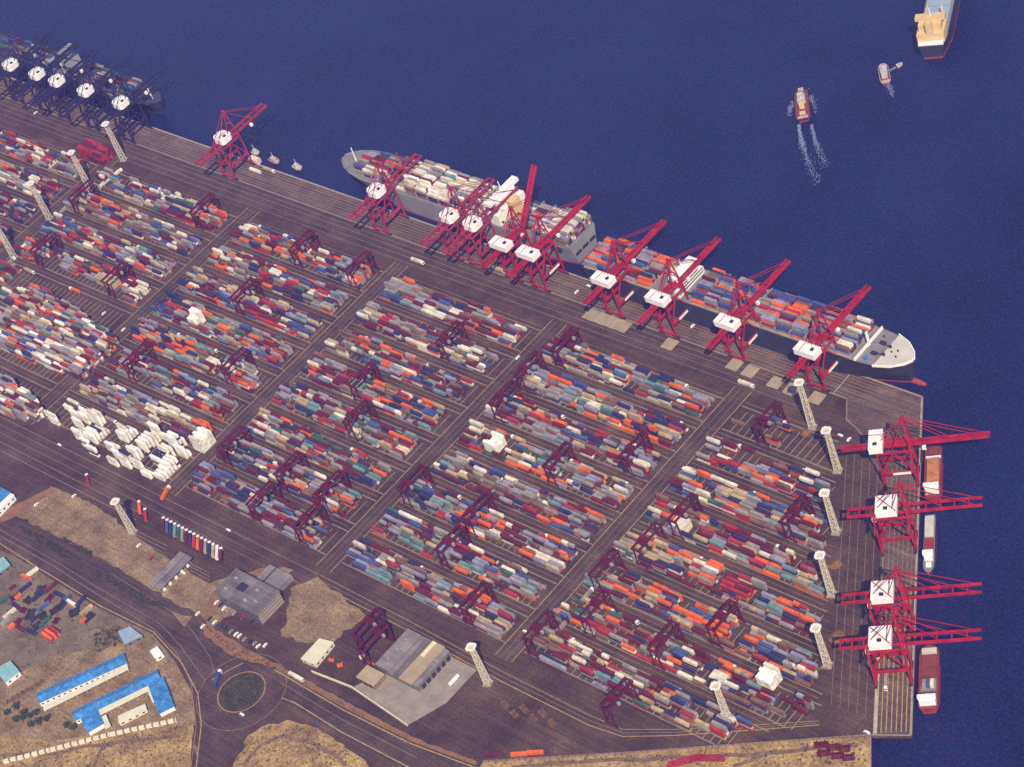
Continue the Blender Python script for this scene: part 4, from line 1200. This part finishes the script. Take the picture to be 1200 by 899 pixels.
MB().b(-9, 9, -6, 6, .02, 5).build('wall', M_PLAZA, t)
MB().b(-9.4, 9.4, -6.4, 6.4, 5, 5.5).build('roof', mat('tan roof', (.38, .30, .19), .8, .12, .2), t)
for k in range(3): MB().b(-7 + k * 5, -4 + k * 5, -6.12, -6.02, .1, 3.6).build('door', M_DARK, t)
t = thing('fuel_canopy', 'small white tank and gantry on the warehouse forecourt', 'tank', (166, -184, 0))
MB().cyl((0, -5, 1.6), (0, 5, 1.6), 1.5, n=14).build('tank', M_WHITE, t)
for y in (-3.5, 3.5): MB().b(-1.2, 1.2, y - .3, y + .3, .02, .6).build('cradle', M_DARK, t)

# ------------------------------------------------------------------ walls and fences
def fence(name, label, pts, h, n, mp, mr, panel=.0, gapf=.0):
    p0 = pts[0]; t = thing(name, label, 'fence' if 'fence' in name else 'wall', p0)
    rl = MB(); tot = 0
    for a, q in zip(pts, pts[1:]): tot += (q - a).length
    step = tot / n; run = 0; i = 0
    for a, q in zip(pts, pts[1:]):
        L = (q - a).length; d = (q - a).normalized(); x = 0
        while x < L - .1:
            p = a + d * x - p0; e = a + d * min(x + step, L) - p0
            if panel:
                pe = p + (e - p) * (1 - gapf)
                MB().bar((p.x, p.y, h / 2 + .05), (pe.x, pe.y, h / 2 + .05), panel, h).build('panel', mr, t)
            MB().b(p.x - .12, p.x + .12, p.y - .12, p.y + .12, .02, h + .4).build('post', mp, t)
            x += step
        a2, q2 = a - p0, q - p0
        if not panel: rl.bar((a2.x, a2.y, h * .55), (q2.x, q2.y, h * .55), .08, h * .8)
    if not panel: rl.build('mesh_panel', mr, t)
fence('boundary_wall', 'row of white wall panels curving round the blue-roofed compound', P([(5, 894), (60, 880), (130, 862), (208, 845)]), 2.6, 24, M_CREAM, M_CREAM, 2.4, .25)
fence('perimeter_fence', 'dark wire fence between the terminal edge and the bare soil', P([(566, 894), (700, 886), (860, 874), (1018, 862.5)]), 2.4, 60, M_DARK, M_BEAM)
fence('site_wall', 'pale low wall along the road below the cream hut', P([(366, 788), (412, 806), (478, 851)]), 2.0, 20, M_CREAM, M_CREAM, .8, .02)

# ------------------------------------------------------------------ vehicles
def make_truck(col, cabm=M_WHITE):
    t = thing('lorry', 'lorry', 'lorry')
    c = MB().b(5.4, 7.8, -1.2, 1.2, .8, 3.3).build('cab', cabm, t)
    MB().b(7.8, 7.86, -1.05, 1.05, 1.9, 3.0).build('windscreen', M_GLASS, c)
    MB().b(-7.2, 7.4, -.5, .5, .7, 1.05).build('chassis', M_DARK, t)
    MB().b(-7.2, 5.0, -1.22, 1.22, 1.1, 3.7).build('trailer_box', col, t)
    for x in (-6, -4.6, 4.2, 6.6): MB().cyl((x, -1.2, .5), (x, 1.2, .5), .5, n=10).build('wheel', M_RUBBER, t)
    return t
TRK = {k: make_truck(CMAT[CN.index(k)]) for k in ('maroon', 'red', 'orange', 'navy', 'blue', 'green', 'white', 'grey', 'tan', 'teal')}
used = set()
def truck(k, p, rz, lb, group=None):
    if k not in used:
        used.add(k); o = TRK[k]; o.location = (p.x, p.y, .16); o.rotation_euler.z = rz; o['label'] = lb
        if group: o['group'] = group
        for ch in list(o.children): CH.setdefault(o.name, list(o.children))
        return o
    return dup(TRK[k], (p.x, p.y, .16), rz, lb, group)
row = ['maroon', 'blue', 'navy', 'teal', 'green', 'grey', 'maroon', 'navy', 'red', 'orange', 'maroon', 'grey', 'navy', 'tan', 'white', 'brown']
for i, k in enumerate(row):
    k = 'maroon' if k == 'brown' else k
    a, q = at(193 + i * 4.5, 609 + i * 2.4), at(192.5 + i * 4.5, 624 + i * 2.4)
    d = a - q; p = (a + q) / 2
    truck(k, p, math.atan2(d.y, d.x), f"{WORD.get(k, k)} lorry trailer with white cab, {ORD[i]} from the left in the parked row", 'lorries parked in a row by the gate')
loose = [((312 / 3 + 0, 565), 'red', 100, 'red lorry driving on the terminal road above the gate plaza'), ((165, 597), 'orange', 95, 'orange lorry pulling up to the row of parked trailers'), ((172, 606), 'red', 95, 'red lorry waiting just left of the parked row'),
         ((195, 580), 'orange', 60, 'orange lorry at the foot of the reefer stacks'), ((137, 206), 'white', 48, 'white lorry on the far left road nearest the quay'), ((124, 216), 'white', 48, 'white lorry second on the far left road'),
         ((98, 232), 'white', 48, 'white lorry third on the far left road'), ((78, 246), 'grey', 48, 'grey lorry on the far left road behind the white ones'), ((32, 288), 'white', 48, 'white lorry at the lower end of the far left road'), ((12, 310), 'grey', 48, 'grey lorry on the far left road by the left mast'),
         ((661, 735), 'grey', 48, 'grey lorry on the last cross road near its lower end'), ((689, 700), 'grey', 50, 'grey lorry on the last cross road midway'), ((875, 452), 'white', -20, 'white lorry crossing the road below the hatch covers'),
         ((1025, 757), 'blue', -70, 'blue lorry on the apron by the third east crane'), ((1039, 800), 'grey', -70, 'grey lorry under the southernmost east crane'), ((735, 349), 'maroon', 0, 'maroon lorry under the third crane of the north quay'),
         ((860, 395), 'grey', 0, 'grey lorry under the second crane of the north quay'), ((300, 202), 'white', 0, 'white lorry on the empty stretch of north apron'), ((585, 318), 'tan', 0, 'tan lorry on the landside rail beam by the raised crane'),
         ((490, 308), 'white', 0, 'white lorry on the top road near the third cross road'), ((316, 201), 'tan', 0, 'tan lorry following the white one on the empty apron'), ((256, 797), 'blue', 70, 'blue lorry entering the roundabout'), ((348, 795), 'white', -28, 'white lorry on the red verge road right of the roundabout')]
for px, k, ang, lb in loose:
    p = at(*px)
    if ang == 48: rz = PI / 2
    elif ang in (0, -20): rz = 0
    elif ang == -70: rz = ea
    else: q = at(px[0] + math.cos(R(ang)) * 5, px[1] - math.sin(R(ang)) * 5); rz = math.atan2(q.y - p.y, q.x - p.x)
    truck(k, p, rz, lb, 'lorries on the terminal roads')

tl = random.Random(21); lanes = {}
for _ in range(120):
    bi = tl.randrange(1, 6); k = tl.randrange(0, 8); x0, x1 = BLK[bi]
    xx = tl.uniform(x0 + 15, (east_limit(BANDS[k]) if bi == 5 else x1) - 15)
    lanes.setdefault((bi, k), []).append((xx, tl.choice(['grey', 'white', 'maroon', 'orange', 'navy', 'red', 'blue', 'tan'])))
for (bi, k), lst in lanes.items():
    lst.sort(); lst = [q for i, q in enumerate(lst) if i == 0 or q[0] - lst[i - 1][0] > 20]
    for i, (xx, cl_) in enumerate(lst):
        truck(cl_, Vector((xx, BANDS[k] + 11.3, 0)), 0 if tl.random() < .5 else PI, f"{ORD[i]} {WORD.get(cl_, cl_)} lorry from west, truck lane, {ORD[k]} band, {BLN[bi]}", 'lorries in the stacking lanes')

def make_car(m_):
    t = thing('car', 'car', 'car')
    b = MB().b(-2.2, 2.2, -.9, .9, .35, .95); b.taper((-.2, 0, .95), (1.45, .85), (-.25, 0, 1.5), (.95, .72)); bo = b.build('body', m_, t)
    w = MB(); w.taper((-.2, 0, .98), (1.3, .87), (-.25, 0, 1.42), (.98, .75)); w.build('window', M_GLASS, bo)
    for x in (-1.4, 1.4):
        for y in (-.8, .8): MB().cyl((x, y - .12, .34), (x, y + .12, .34), .34, n=8).build('wheel', M_RUBBER, t)
    return t
CARS = {'white': make_car(M_WHITE), 'red': make_car(CMAT[CN.index('red')]), 'blue': make_car(CMAT[CN.index('blue')]), 'black': make_car(M_DARK), 'silver': make_car(M_GREY)}
ucar = set()
def car(k, px, rz, lb, group):
    p = at(*px)
    if k not in ucar:
        ucar.add(k); o = CARS[k]; o.location = (p.x, p.y, .16); o.rotation_euler.z = rz; tag(o, lb, None, group); CH.setdefault(o.name, list(o.children)); return
    dup(CARS[k], (p.x, p.y, .16), rz, lb, group)
park = [((254, 707), 'white'), ((259, 710), 'black'), ((263, 714), 'white'), ((268, 716), 'silver'), ((246, 726), 'black'), ((252, 730), 'white'), ((259, 734), 'blue'), ((265, 737), 'black'), ((271, 741), 'silver'),
        ((277, 744), 'white'), ((281, 746), 'white'), ((287, 750), 'silver'), ((293, 753), 'black'), ((299, 755), 'silver'), ((311, 757), 'white'), ((303, 758), 'white'), ((275, 720), 'silver'), ((285, 725), 'red'), ((295, 730), 'black')]
for i, (px, k) in enumerate(park): car(k, px, PI / 2 + random.uniform(-.1, .1), f"{k} car, {ORD[i]} parked in front of the office block, counted from the gate", 'cars parked by the office')
road_c = [((232, 720), 'white', 'white car turning at the verge tip below the office'), ((238, 735), 'white', 'white car beside the red verge'), ((284, 838), 'white', 'white car leaving the bottom of the roundabout'), ((372, 849), 'blue', 'blue car on the road right of the roundabout'),
          ((70, 522), 'white', 'white car on the terminal road below the reefers'), ((87, 582), 'white', 'white car at the corner of the gate plaza'), ((43, 592), 'white', 'white car at the left end of the gate plaza'), ((145, 387), 'white', 'white car on the second cross road by the tall stacks'),
          ((143, 417), 'white', 'white car lower on the second cross road'), ((122, 368), 'white', 'white car in the empty slot beside the tall stacks'), ((238, 545), 'white', 'white car near the foot of the third cross road'), ((268, 622), 'white', 'white car on the terminal road right of the parked lorries'),
          ((163, 640), 'white', 'white car queuing in the gate lanes'), ((178, 655), 'red', 'red car queuing in the gate lanes'), ((215, 672), 'white', 'white car just past the gate canopies'), ((42, 133), 'white', 'white car on the far left apron'),
          ((690, 336), 'white', 'white car on the north apron by the grey ship stern'), ((676, 343), 'white', 'second white car on the north apron by the grey ship stern'), ((812, 383), 'white', 'white car under the third crane'), ((1016, 859), 'white', 'white van-like car at the south end of the east quay'),
          ((985, 511), 'white', 'white car right of the apron mast'), ((995, 516), 'white', 'white car further right of the apron mast'), ((607, 420), 'white', 'white car at the head of the fourth cross road'), ((616, 741), 'white', 'white car at the foot of the last cross road')]
for px, k, lb in road_c: car(k, px, random.choice((0, PI / 2)), lb, 'cars on the roads')

# storage yard at the left: loose containers, each its own object
rs = random.Random(12)
sy = [((22, 700), 'orange'), ((32, 678), 'orange'), ((38, 672), 'white'), ((12, 720), 'white'), ((14, 735), 'orange'), ((8, 728), 'grey'), ((45, 700), 'navy'), ((52, 712), 'blue'), ((40, 727), 'navy'), ((30, 690), 'navy'), ((60, 690), 'maroon'),
      ((70, 698), 'navy'), ((80, 702), 'blue'), ((85, 708), 'white'), ((95, 706), 'navy'), ((102, 716), 'tan'), ((98, 728), 'orange'), ((25, 738), 'maroon'), ((38, 742), 'navy'), ((5, 705), 'green'), ((15, 690), 'maroon'), ((54, 730), 'green'), ((20, 712), 'navy')]
PD = (at(60, 740) - at(73, 728)); PD.z = 0
yaw_s = math.atan2(PD.y, PD.x)
for i, (px, k) in enumerate(sy):
    p = at(*px); put_container(p.x, p.y, .1, 12.19 if i % 4 else 6.06, yaw_s + rs.uniform(-.15, .15) + (PI / 2 if rs.random() < .25 else 0), k, f"{WORD.get(k, k)} container in the storage yard left of the highway, {ORD[i]} counted from the left edge" if False else f"{WORD.get(k, k)} container lying in the dusty storage yard, {['near the highway', 'near the teal shed', 'in the middle', 'at the left edge'][(i * 7) % 4]}", 'loose containers in the storage yard')
for j in range(3):
    for h in range(2):
        p = at(57 + j * 4.2, 749 - j * 3.6)
        put_container(p.x, p.y, .1 + h * CHH, 12.19, yaw_s + PI / 2, 'orange' if (j + h) % 3 else 'red', f"{'upper' if h else 'lower'} {'orange' if (j + h) % 3 else 'red'} container, {ORD[j]} of the stacked trio above the blue roofs", 'stacked trio in the storage yard')
for px, k, lb in (((609, 885), 'orange', 'orange container, left of two on the soil edge'), ((628, 883), 'orange', 'orange container, right of two on the soil edge'), ((577, 886), 'maroon', 'maroon container on the soil edge left of the orange ones')):
    p = at(*px); q = at(px[0] + 10, px[1] - .6); put_container(p.x, p.y, .1, 12.19, math.atan2(q.y - p.y, q.x - p.x), k, lb, 'containers on the soil edge')

# ------------------------------------------------------------------ odds and ends on the bare ground
def frame_pile(px, lb, m_, n, L, rz, name='steel_frame'):
    p = at(*px); b = MB(); g_ = random.Random(px[0])
    for i in range(n):
        y = (i - (n - 1) / 2) * 1.5
        b.b(-L / 2 + g_.uniform(-.6, .6), L / 2 + g_.uniform(-.6, .6), y - .35, y + .35, 0, .5 + g_.random() * .5)
    for x in (-L * .3, L * .3): b.b(x - .25, x + .25, -n * .8, n * .8, 1.0, 1.4)
    tag(b.build(name, m_, None, p, rz), lb, name.replace('_', ' '))
a5 = math.atan2((at(1018, 862) - at(860, 873)).y, (at(1018, 862) - at(860, 873)).x)
for i, (px, lb) in enumerate((((800, 893), 'bright red steel frame lying on the bare soil, the left one'), ((832, 889), 'bright red steel frame lying on the bare soil, the right one'))):
    frame_pile(px, lb, M_CRANE, 4, 22, a5 + (.25 if i == 0 else -.1))
for i, px in enumerate(((962, 873), (976, 876), (990, 878), (966, 883), (981, 886), (994, 888))):
    frame_pile(px, f"dark pipe rack on the soil near the quay end, {ORD[i % 3]} of the {'upper' if i < 3 else 'lower'} row", M_CRANED, 4, 9, a5, 'pipe_rack')
for i in range(6):
    px = (592 + i * 11, 826 + i * 2.5 + (i % 2) * 9)
    frame_pile(px, f"low orange timber stack on the asphalt, {ORD[i]} from the left", M_RUST, 3, 8, a5 - .9, 'timber_stack')
for i, (px, k) in enumerate((((436, 779), 'orange'), ((389, 775), 'orange'), ((399, 781), 'orange'), ((425, 771), 'white'))):
    p = at(*px)
    b = MB(); b.b(-2, 2, -1.1, 1.1, .5, 1.6); b.b(-1.8, -.2, -1, 1, 1.6, 2.8); b.bar((0, 0, 2.4), (3.2, 0, 3.6), .4)
    for x in (-1.3, 1.3): b.cyl((x, -1.1, .5), (x, 1.1, .5), .5, n=8)
    tag(b.build('forklift', CMAT[CN.index(k)], None, (p.x, p.y, .1), .4 * i), f"{k} forklift in the maintenance yard, {ORD[i]} from the cream hut", 'forklift', 'forklifts in the maintenance yard')
for i, px in enumerate(((28, 716), (36, 720), (48, 692), (58, 702), (64, 716), (50, 722), (22, 728), (74, 708), (88, 718), (18, 700), (44, 734), (34, 704), (66, 728), (104, 724))):
    frame_pile(px, f"dark scrap heap in the dusty storage yard, {ORD[i]} of the scattered heaps", M_DARK if i % 3 else M_CRANED, 4 + i % 3, 6 + (i * 5) % 6, yaw_s + rs.uniform(-.6, .6), 'scrap_heap')
for i, px in enumerate(((12, 822), (18, 818), (24, 814), (30, 811), (40, 806), (47, 801))):
    frame_pile(px, f"brown stack of timber beside the blue roofs, {ORD[i]} from the left edge", mat('old timber', (.16, .09, .045), .9), 3, 7, 1.0 + .1 * i, 'timber_stack')

# ------------------------------------------------------------------ trees and shrubs
def make_tree(seed, H, Rr):
    g_ = random.Random(seed); t = thing('tree', 'tree', 'tree')
    tk = MB(); tk.cyl((0, 0, 0), (0, 0, H * .5), .28, .16, n=8)
    for i in range(5):
        a = i * 1.26; tk.cyl((0, 0, H * (.3 + .04 * i)), (math.cos(a) * Rr * .6, math.sin(a) * Rr * .6, H * (.6 + .05 * i)), .12, .05, n=5)
    tk.build('trunk', M_BARK, t)
    c = MB(); cl = [(g_.uniform(-.6, .6) * Rr, g_.uniform(-.6, .6) * Rr, H * g_.uniform(.5, .9), Rr * g_.uniform(.35, .6)) for _ in range(9)]
    for (x, y, z, r) in cl:
        for _ in range(70):
            d = Vector((g_.gauss(0, 1), g_.gauss(0, 1), g_.gauss(0, .8))).normalized() * r * g_.uniform(.55, 1.05)
            p = Vector((x, y, z)) + d; s = g_.uniform(.25, .5)
            u_ = Vector((g_.gauss(0, 1), g_.gauss(0, 1), g_.gauss(0, 1))).normalized(); v_ = u_.cross(Vector((g_.gauss(0, 1), g_.gauss(0, 1), 1))).normalized()
            n = len(c.v); c.v += [tuple(p - u_ * s), tuple(p + v_ * s * .7), tuple(p + u_ * s), tuple(p - v_ * s * .7)]; c.f.append((n, n + 1, n + 2, n + 3)); c.m.append(0)
    c.build('crown', M_LEAF, t)
    return t
TR = [make_tree(1, 7, 3.2), make_tree(5, 5.5, 2.6)]
tp = [(22, 832), (30, 838), (37, 842), (44, 838), (28, 846), (38, 852), (48, 850), (20, 846), (56, 846), (80, 853), (88, 858), (10, 838)]
for i, px in enumerate(tp):
    p = at(*px); lb = f"{'bushy' if i % 2 == 0 else 'small'} green tree in the corner below the timber stacks, {ORD[i]} of the clump"
    if i < 2: o = TR[i]; o.location = p; tag(o, lb, None, 'trees by the blue-roofed compound'); CH.setdefault(o.name, list(o.children))
    else: dup(TR[i % 2], p, i * 1.1, lb, 'trees by the blue-roofed compound')
sh = MB(); g_ = random.Random(9)
def shrubs(poly, n, r0=.5, r1=1.2):
    xs = [p.x for p in poly]; ys = [p.y for p in poly]; k = 0
    while k < n:
        p = Vector((g_.uniform(min(xs), max(xs)), g_.uniform(min(ys), max(ys)), 0))
        if not inpoly(p, poly): continue
        k += 1; r = g_.uniform(r0, r1)
        for _ in range(9):
            q = p + Vector((g_.gauss(0, .5) * r, g_.gauss(0, .5) * r, .2 + abs(g_.gauss(.5, .4)) * r)); s = g_.uniform(.2, .5)
            u_ = Vector((g_.gauss(0, 1), g_.gauss(0, 1), g_.gauss(0, .6))).normalized(); v_ = u_.cross(Vector((g_.gauss(0, .6), g_.gauss(0, .6), 1))).normalized()
            m0 = len(sh.v); sh.v += [tuple(q - u_ * s), tuple(q + v_ * s * .8), tuple(q + u_ * s), tuple(q - v_ * s * .8)]; sh.f.append((m0, m0 + 1, m0 + 2, m0 + 3)); sh.m.append(0)
shrubs(P([(23, 616), (60, 633), (97, 658), (74, 653), (30, 627)]), 260); shrubs(P([(110, 668), (150, 687), (200, 713), (170, 709), (120, 680)]), 220)
shrubs([Vector((rc.x + 17 * math.cos(a * PI / 8), rc.y + 17 * math.sin(a * PI / 8), 0)) for a in range(16)], 300)
shrubs(P([(70, 632), (76, 630), (110, 648), (104, 652)]), 120); shrubs(P([(110, 744), (140, 735), (150, 752), (112, 765)]), 160, .5, 1.5)
shrubs(P([(272, 900), (290, 864), (316, 850), (345, 848), (372, 855), (400, 873), (430, 899)]), 150, .3, .8)
shrubs(P([(0, 870), (60, 871), (205, 854), (222, 854), (220, 899), (0, 899)]), 190, .3, .8)
shrubs(P([(575, 894), (1015, 867), (1015, 895), (600, 899)]), 170, .3, .9)
shrubs(P([(2, 650), (20, 655), (117, 715), (172, 742), (60, 768), (0, 795)]), 170, .3, .7)
shrubs(P([(240, 733), (292, 764), (330, 783), (400, 824), (478, 866), (398, 826), (321, 784), (275, 771)]), 90, .3, .7)
tag(sh.build('shrubs', M_SHRUB), kind='stuff')
dt = MB(); M_TRACK = mat('packed earth track', (0.17, 0.11, 0.06), .95, .3, .1, fine=.4)
for pts, w in (([(286, 900), (305, 872), (335, 862), (370, 872), (410, 900)], 3.2), ([(240, 899), (226, 872)], 3), ([(0, 884), (70, 882), (150, 868), (222, 862)], 3.2), ([(110, 899), (120, 876), (150, 868)], 2.6),
               ([(600, 899), (720, 890), (860, 886), (940, 880), (1016, 872)], 3.4), ([(860, 899), (900, 884), (940, 880)], 2.8), ([(0, 752), (50, 748), (110, 735), (160, 738)], 3.0), ([(30, 655), (60, 690), (70, 735)], 2.6)):
    q = P(pts); qq = []
    for a_, b_ in zip(q, q[1:]):
        for k in range(8): p_ = a_.lerp(b_, k / 8); qq.append(p_ + Vector((noise.noise(p_ * .05), noise.noise(p_ * .05 + Vector((9, 9, 9))), 0)) * 3)
    dt.ribbon(qq, w, ZP + .05)
struct('dirt_track', dt, [M_TRACK])

# ------------------------------------------------------------------ haze
hz = MB().b(-5100, 5100, -5100, 5100, -10, 1400)
ho = hz.build('haze', [])
hm_ = D.materials.new('haze'); hm_.use_nodes = True; nt = hm_.node_tree
nt.nodes.remove(nt.nodes['Principled BSDF'])
pv = nt.nodes.new('ShaderNodeVolumePrincipled')
pv.inputs['Color'].default_value = (0.32, 0.30, 1.0, 1)
pv.inputs['Density'].default_value = 0.000078
pv.inputs['Anisotropy'].default_value = 0.2
nt.links.new(pv.outputs['Volume'], nt.nodes['Material Output'].inputs['Volume'])
ho.data.materials.append(hm_); ho['kind'] = 'stuff'

# ------------------------------------------------------------------ light
SUN_DIR = Vector((0.81, -0.56, 1.02)).normalized()     # towards the sun
el = math.asin(SUN_DIR.z); az = math.atan2(SUN_DIR.x, SUN_DIR.y)
w = D.worlds.new('World'); scene.world = w; w.use_nodes = True
nt = w.node_tree
sky = nt.nodes.new('ShaderNodeTexSky'); sky.sky_type = 'NISHITA'; sky.sun_disc = False
sky.sun_elevation = el; sky.sun_rotation = az; sky.air_density = 1.3; sky.dust_density = 0.8; sky.ozone_density = 3.0
nt.links.new(sky.outputs['Color'], nt.nodes['Background'].inputs['Color'])
nt.nodes['Background'].inputs['Strength'].default_value = 0.105
sl = D.lights.new('sun', 'SUN'); sl.energy = 5.0; sl.angle = R(0.53); sl.color = (1.0, 0.84, 0.60)
so = D.objects.new('sun', sl); COL.objects.link(so)
so.rotation_euler = (-SUN_DIR).to_track_quat('-Z', 'Y').to_euler(); so.location = (0, 0, 1200)

scene.view_settings.view_transform = 'Standard'; scene.view_settings.look = 'None'
scene.view_settings.gamma = 1; scene.view_settings.exposure = 0.38
scene.cycles.volume_bounces = 1; scene.cycles.max_bounces = 5
scene.cycles.use_denoising = False
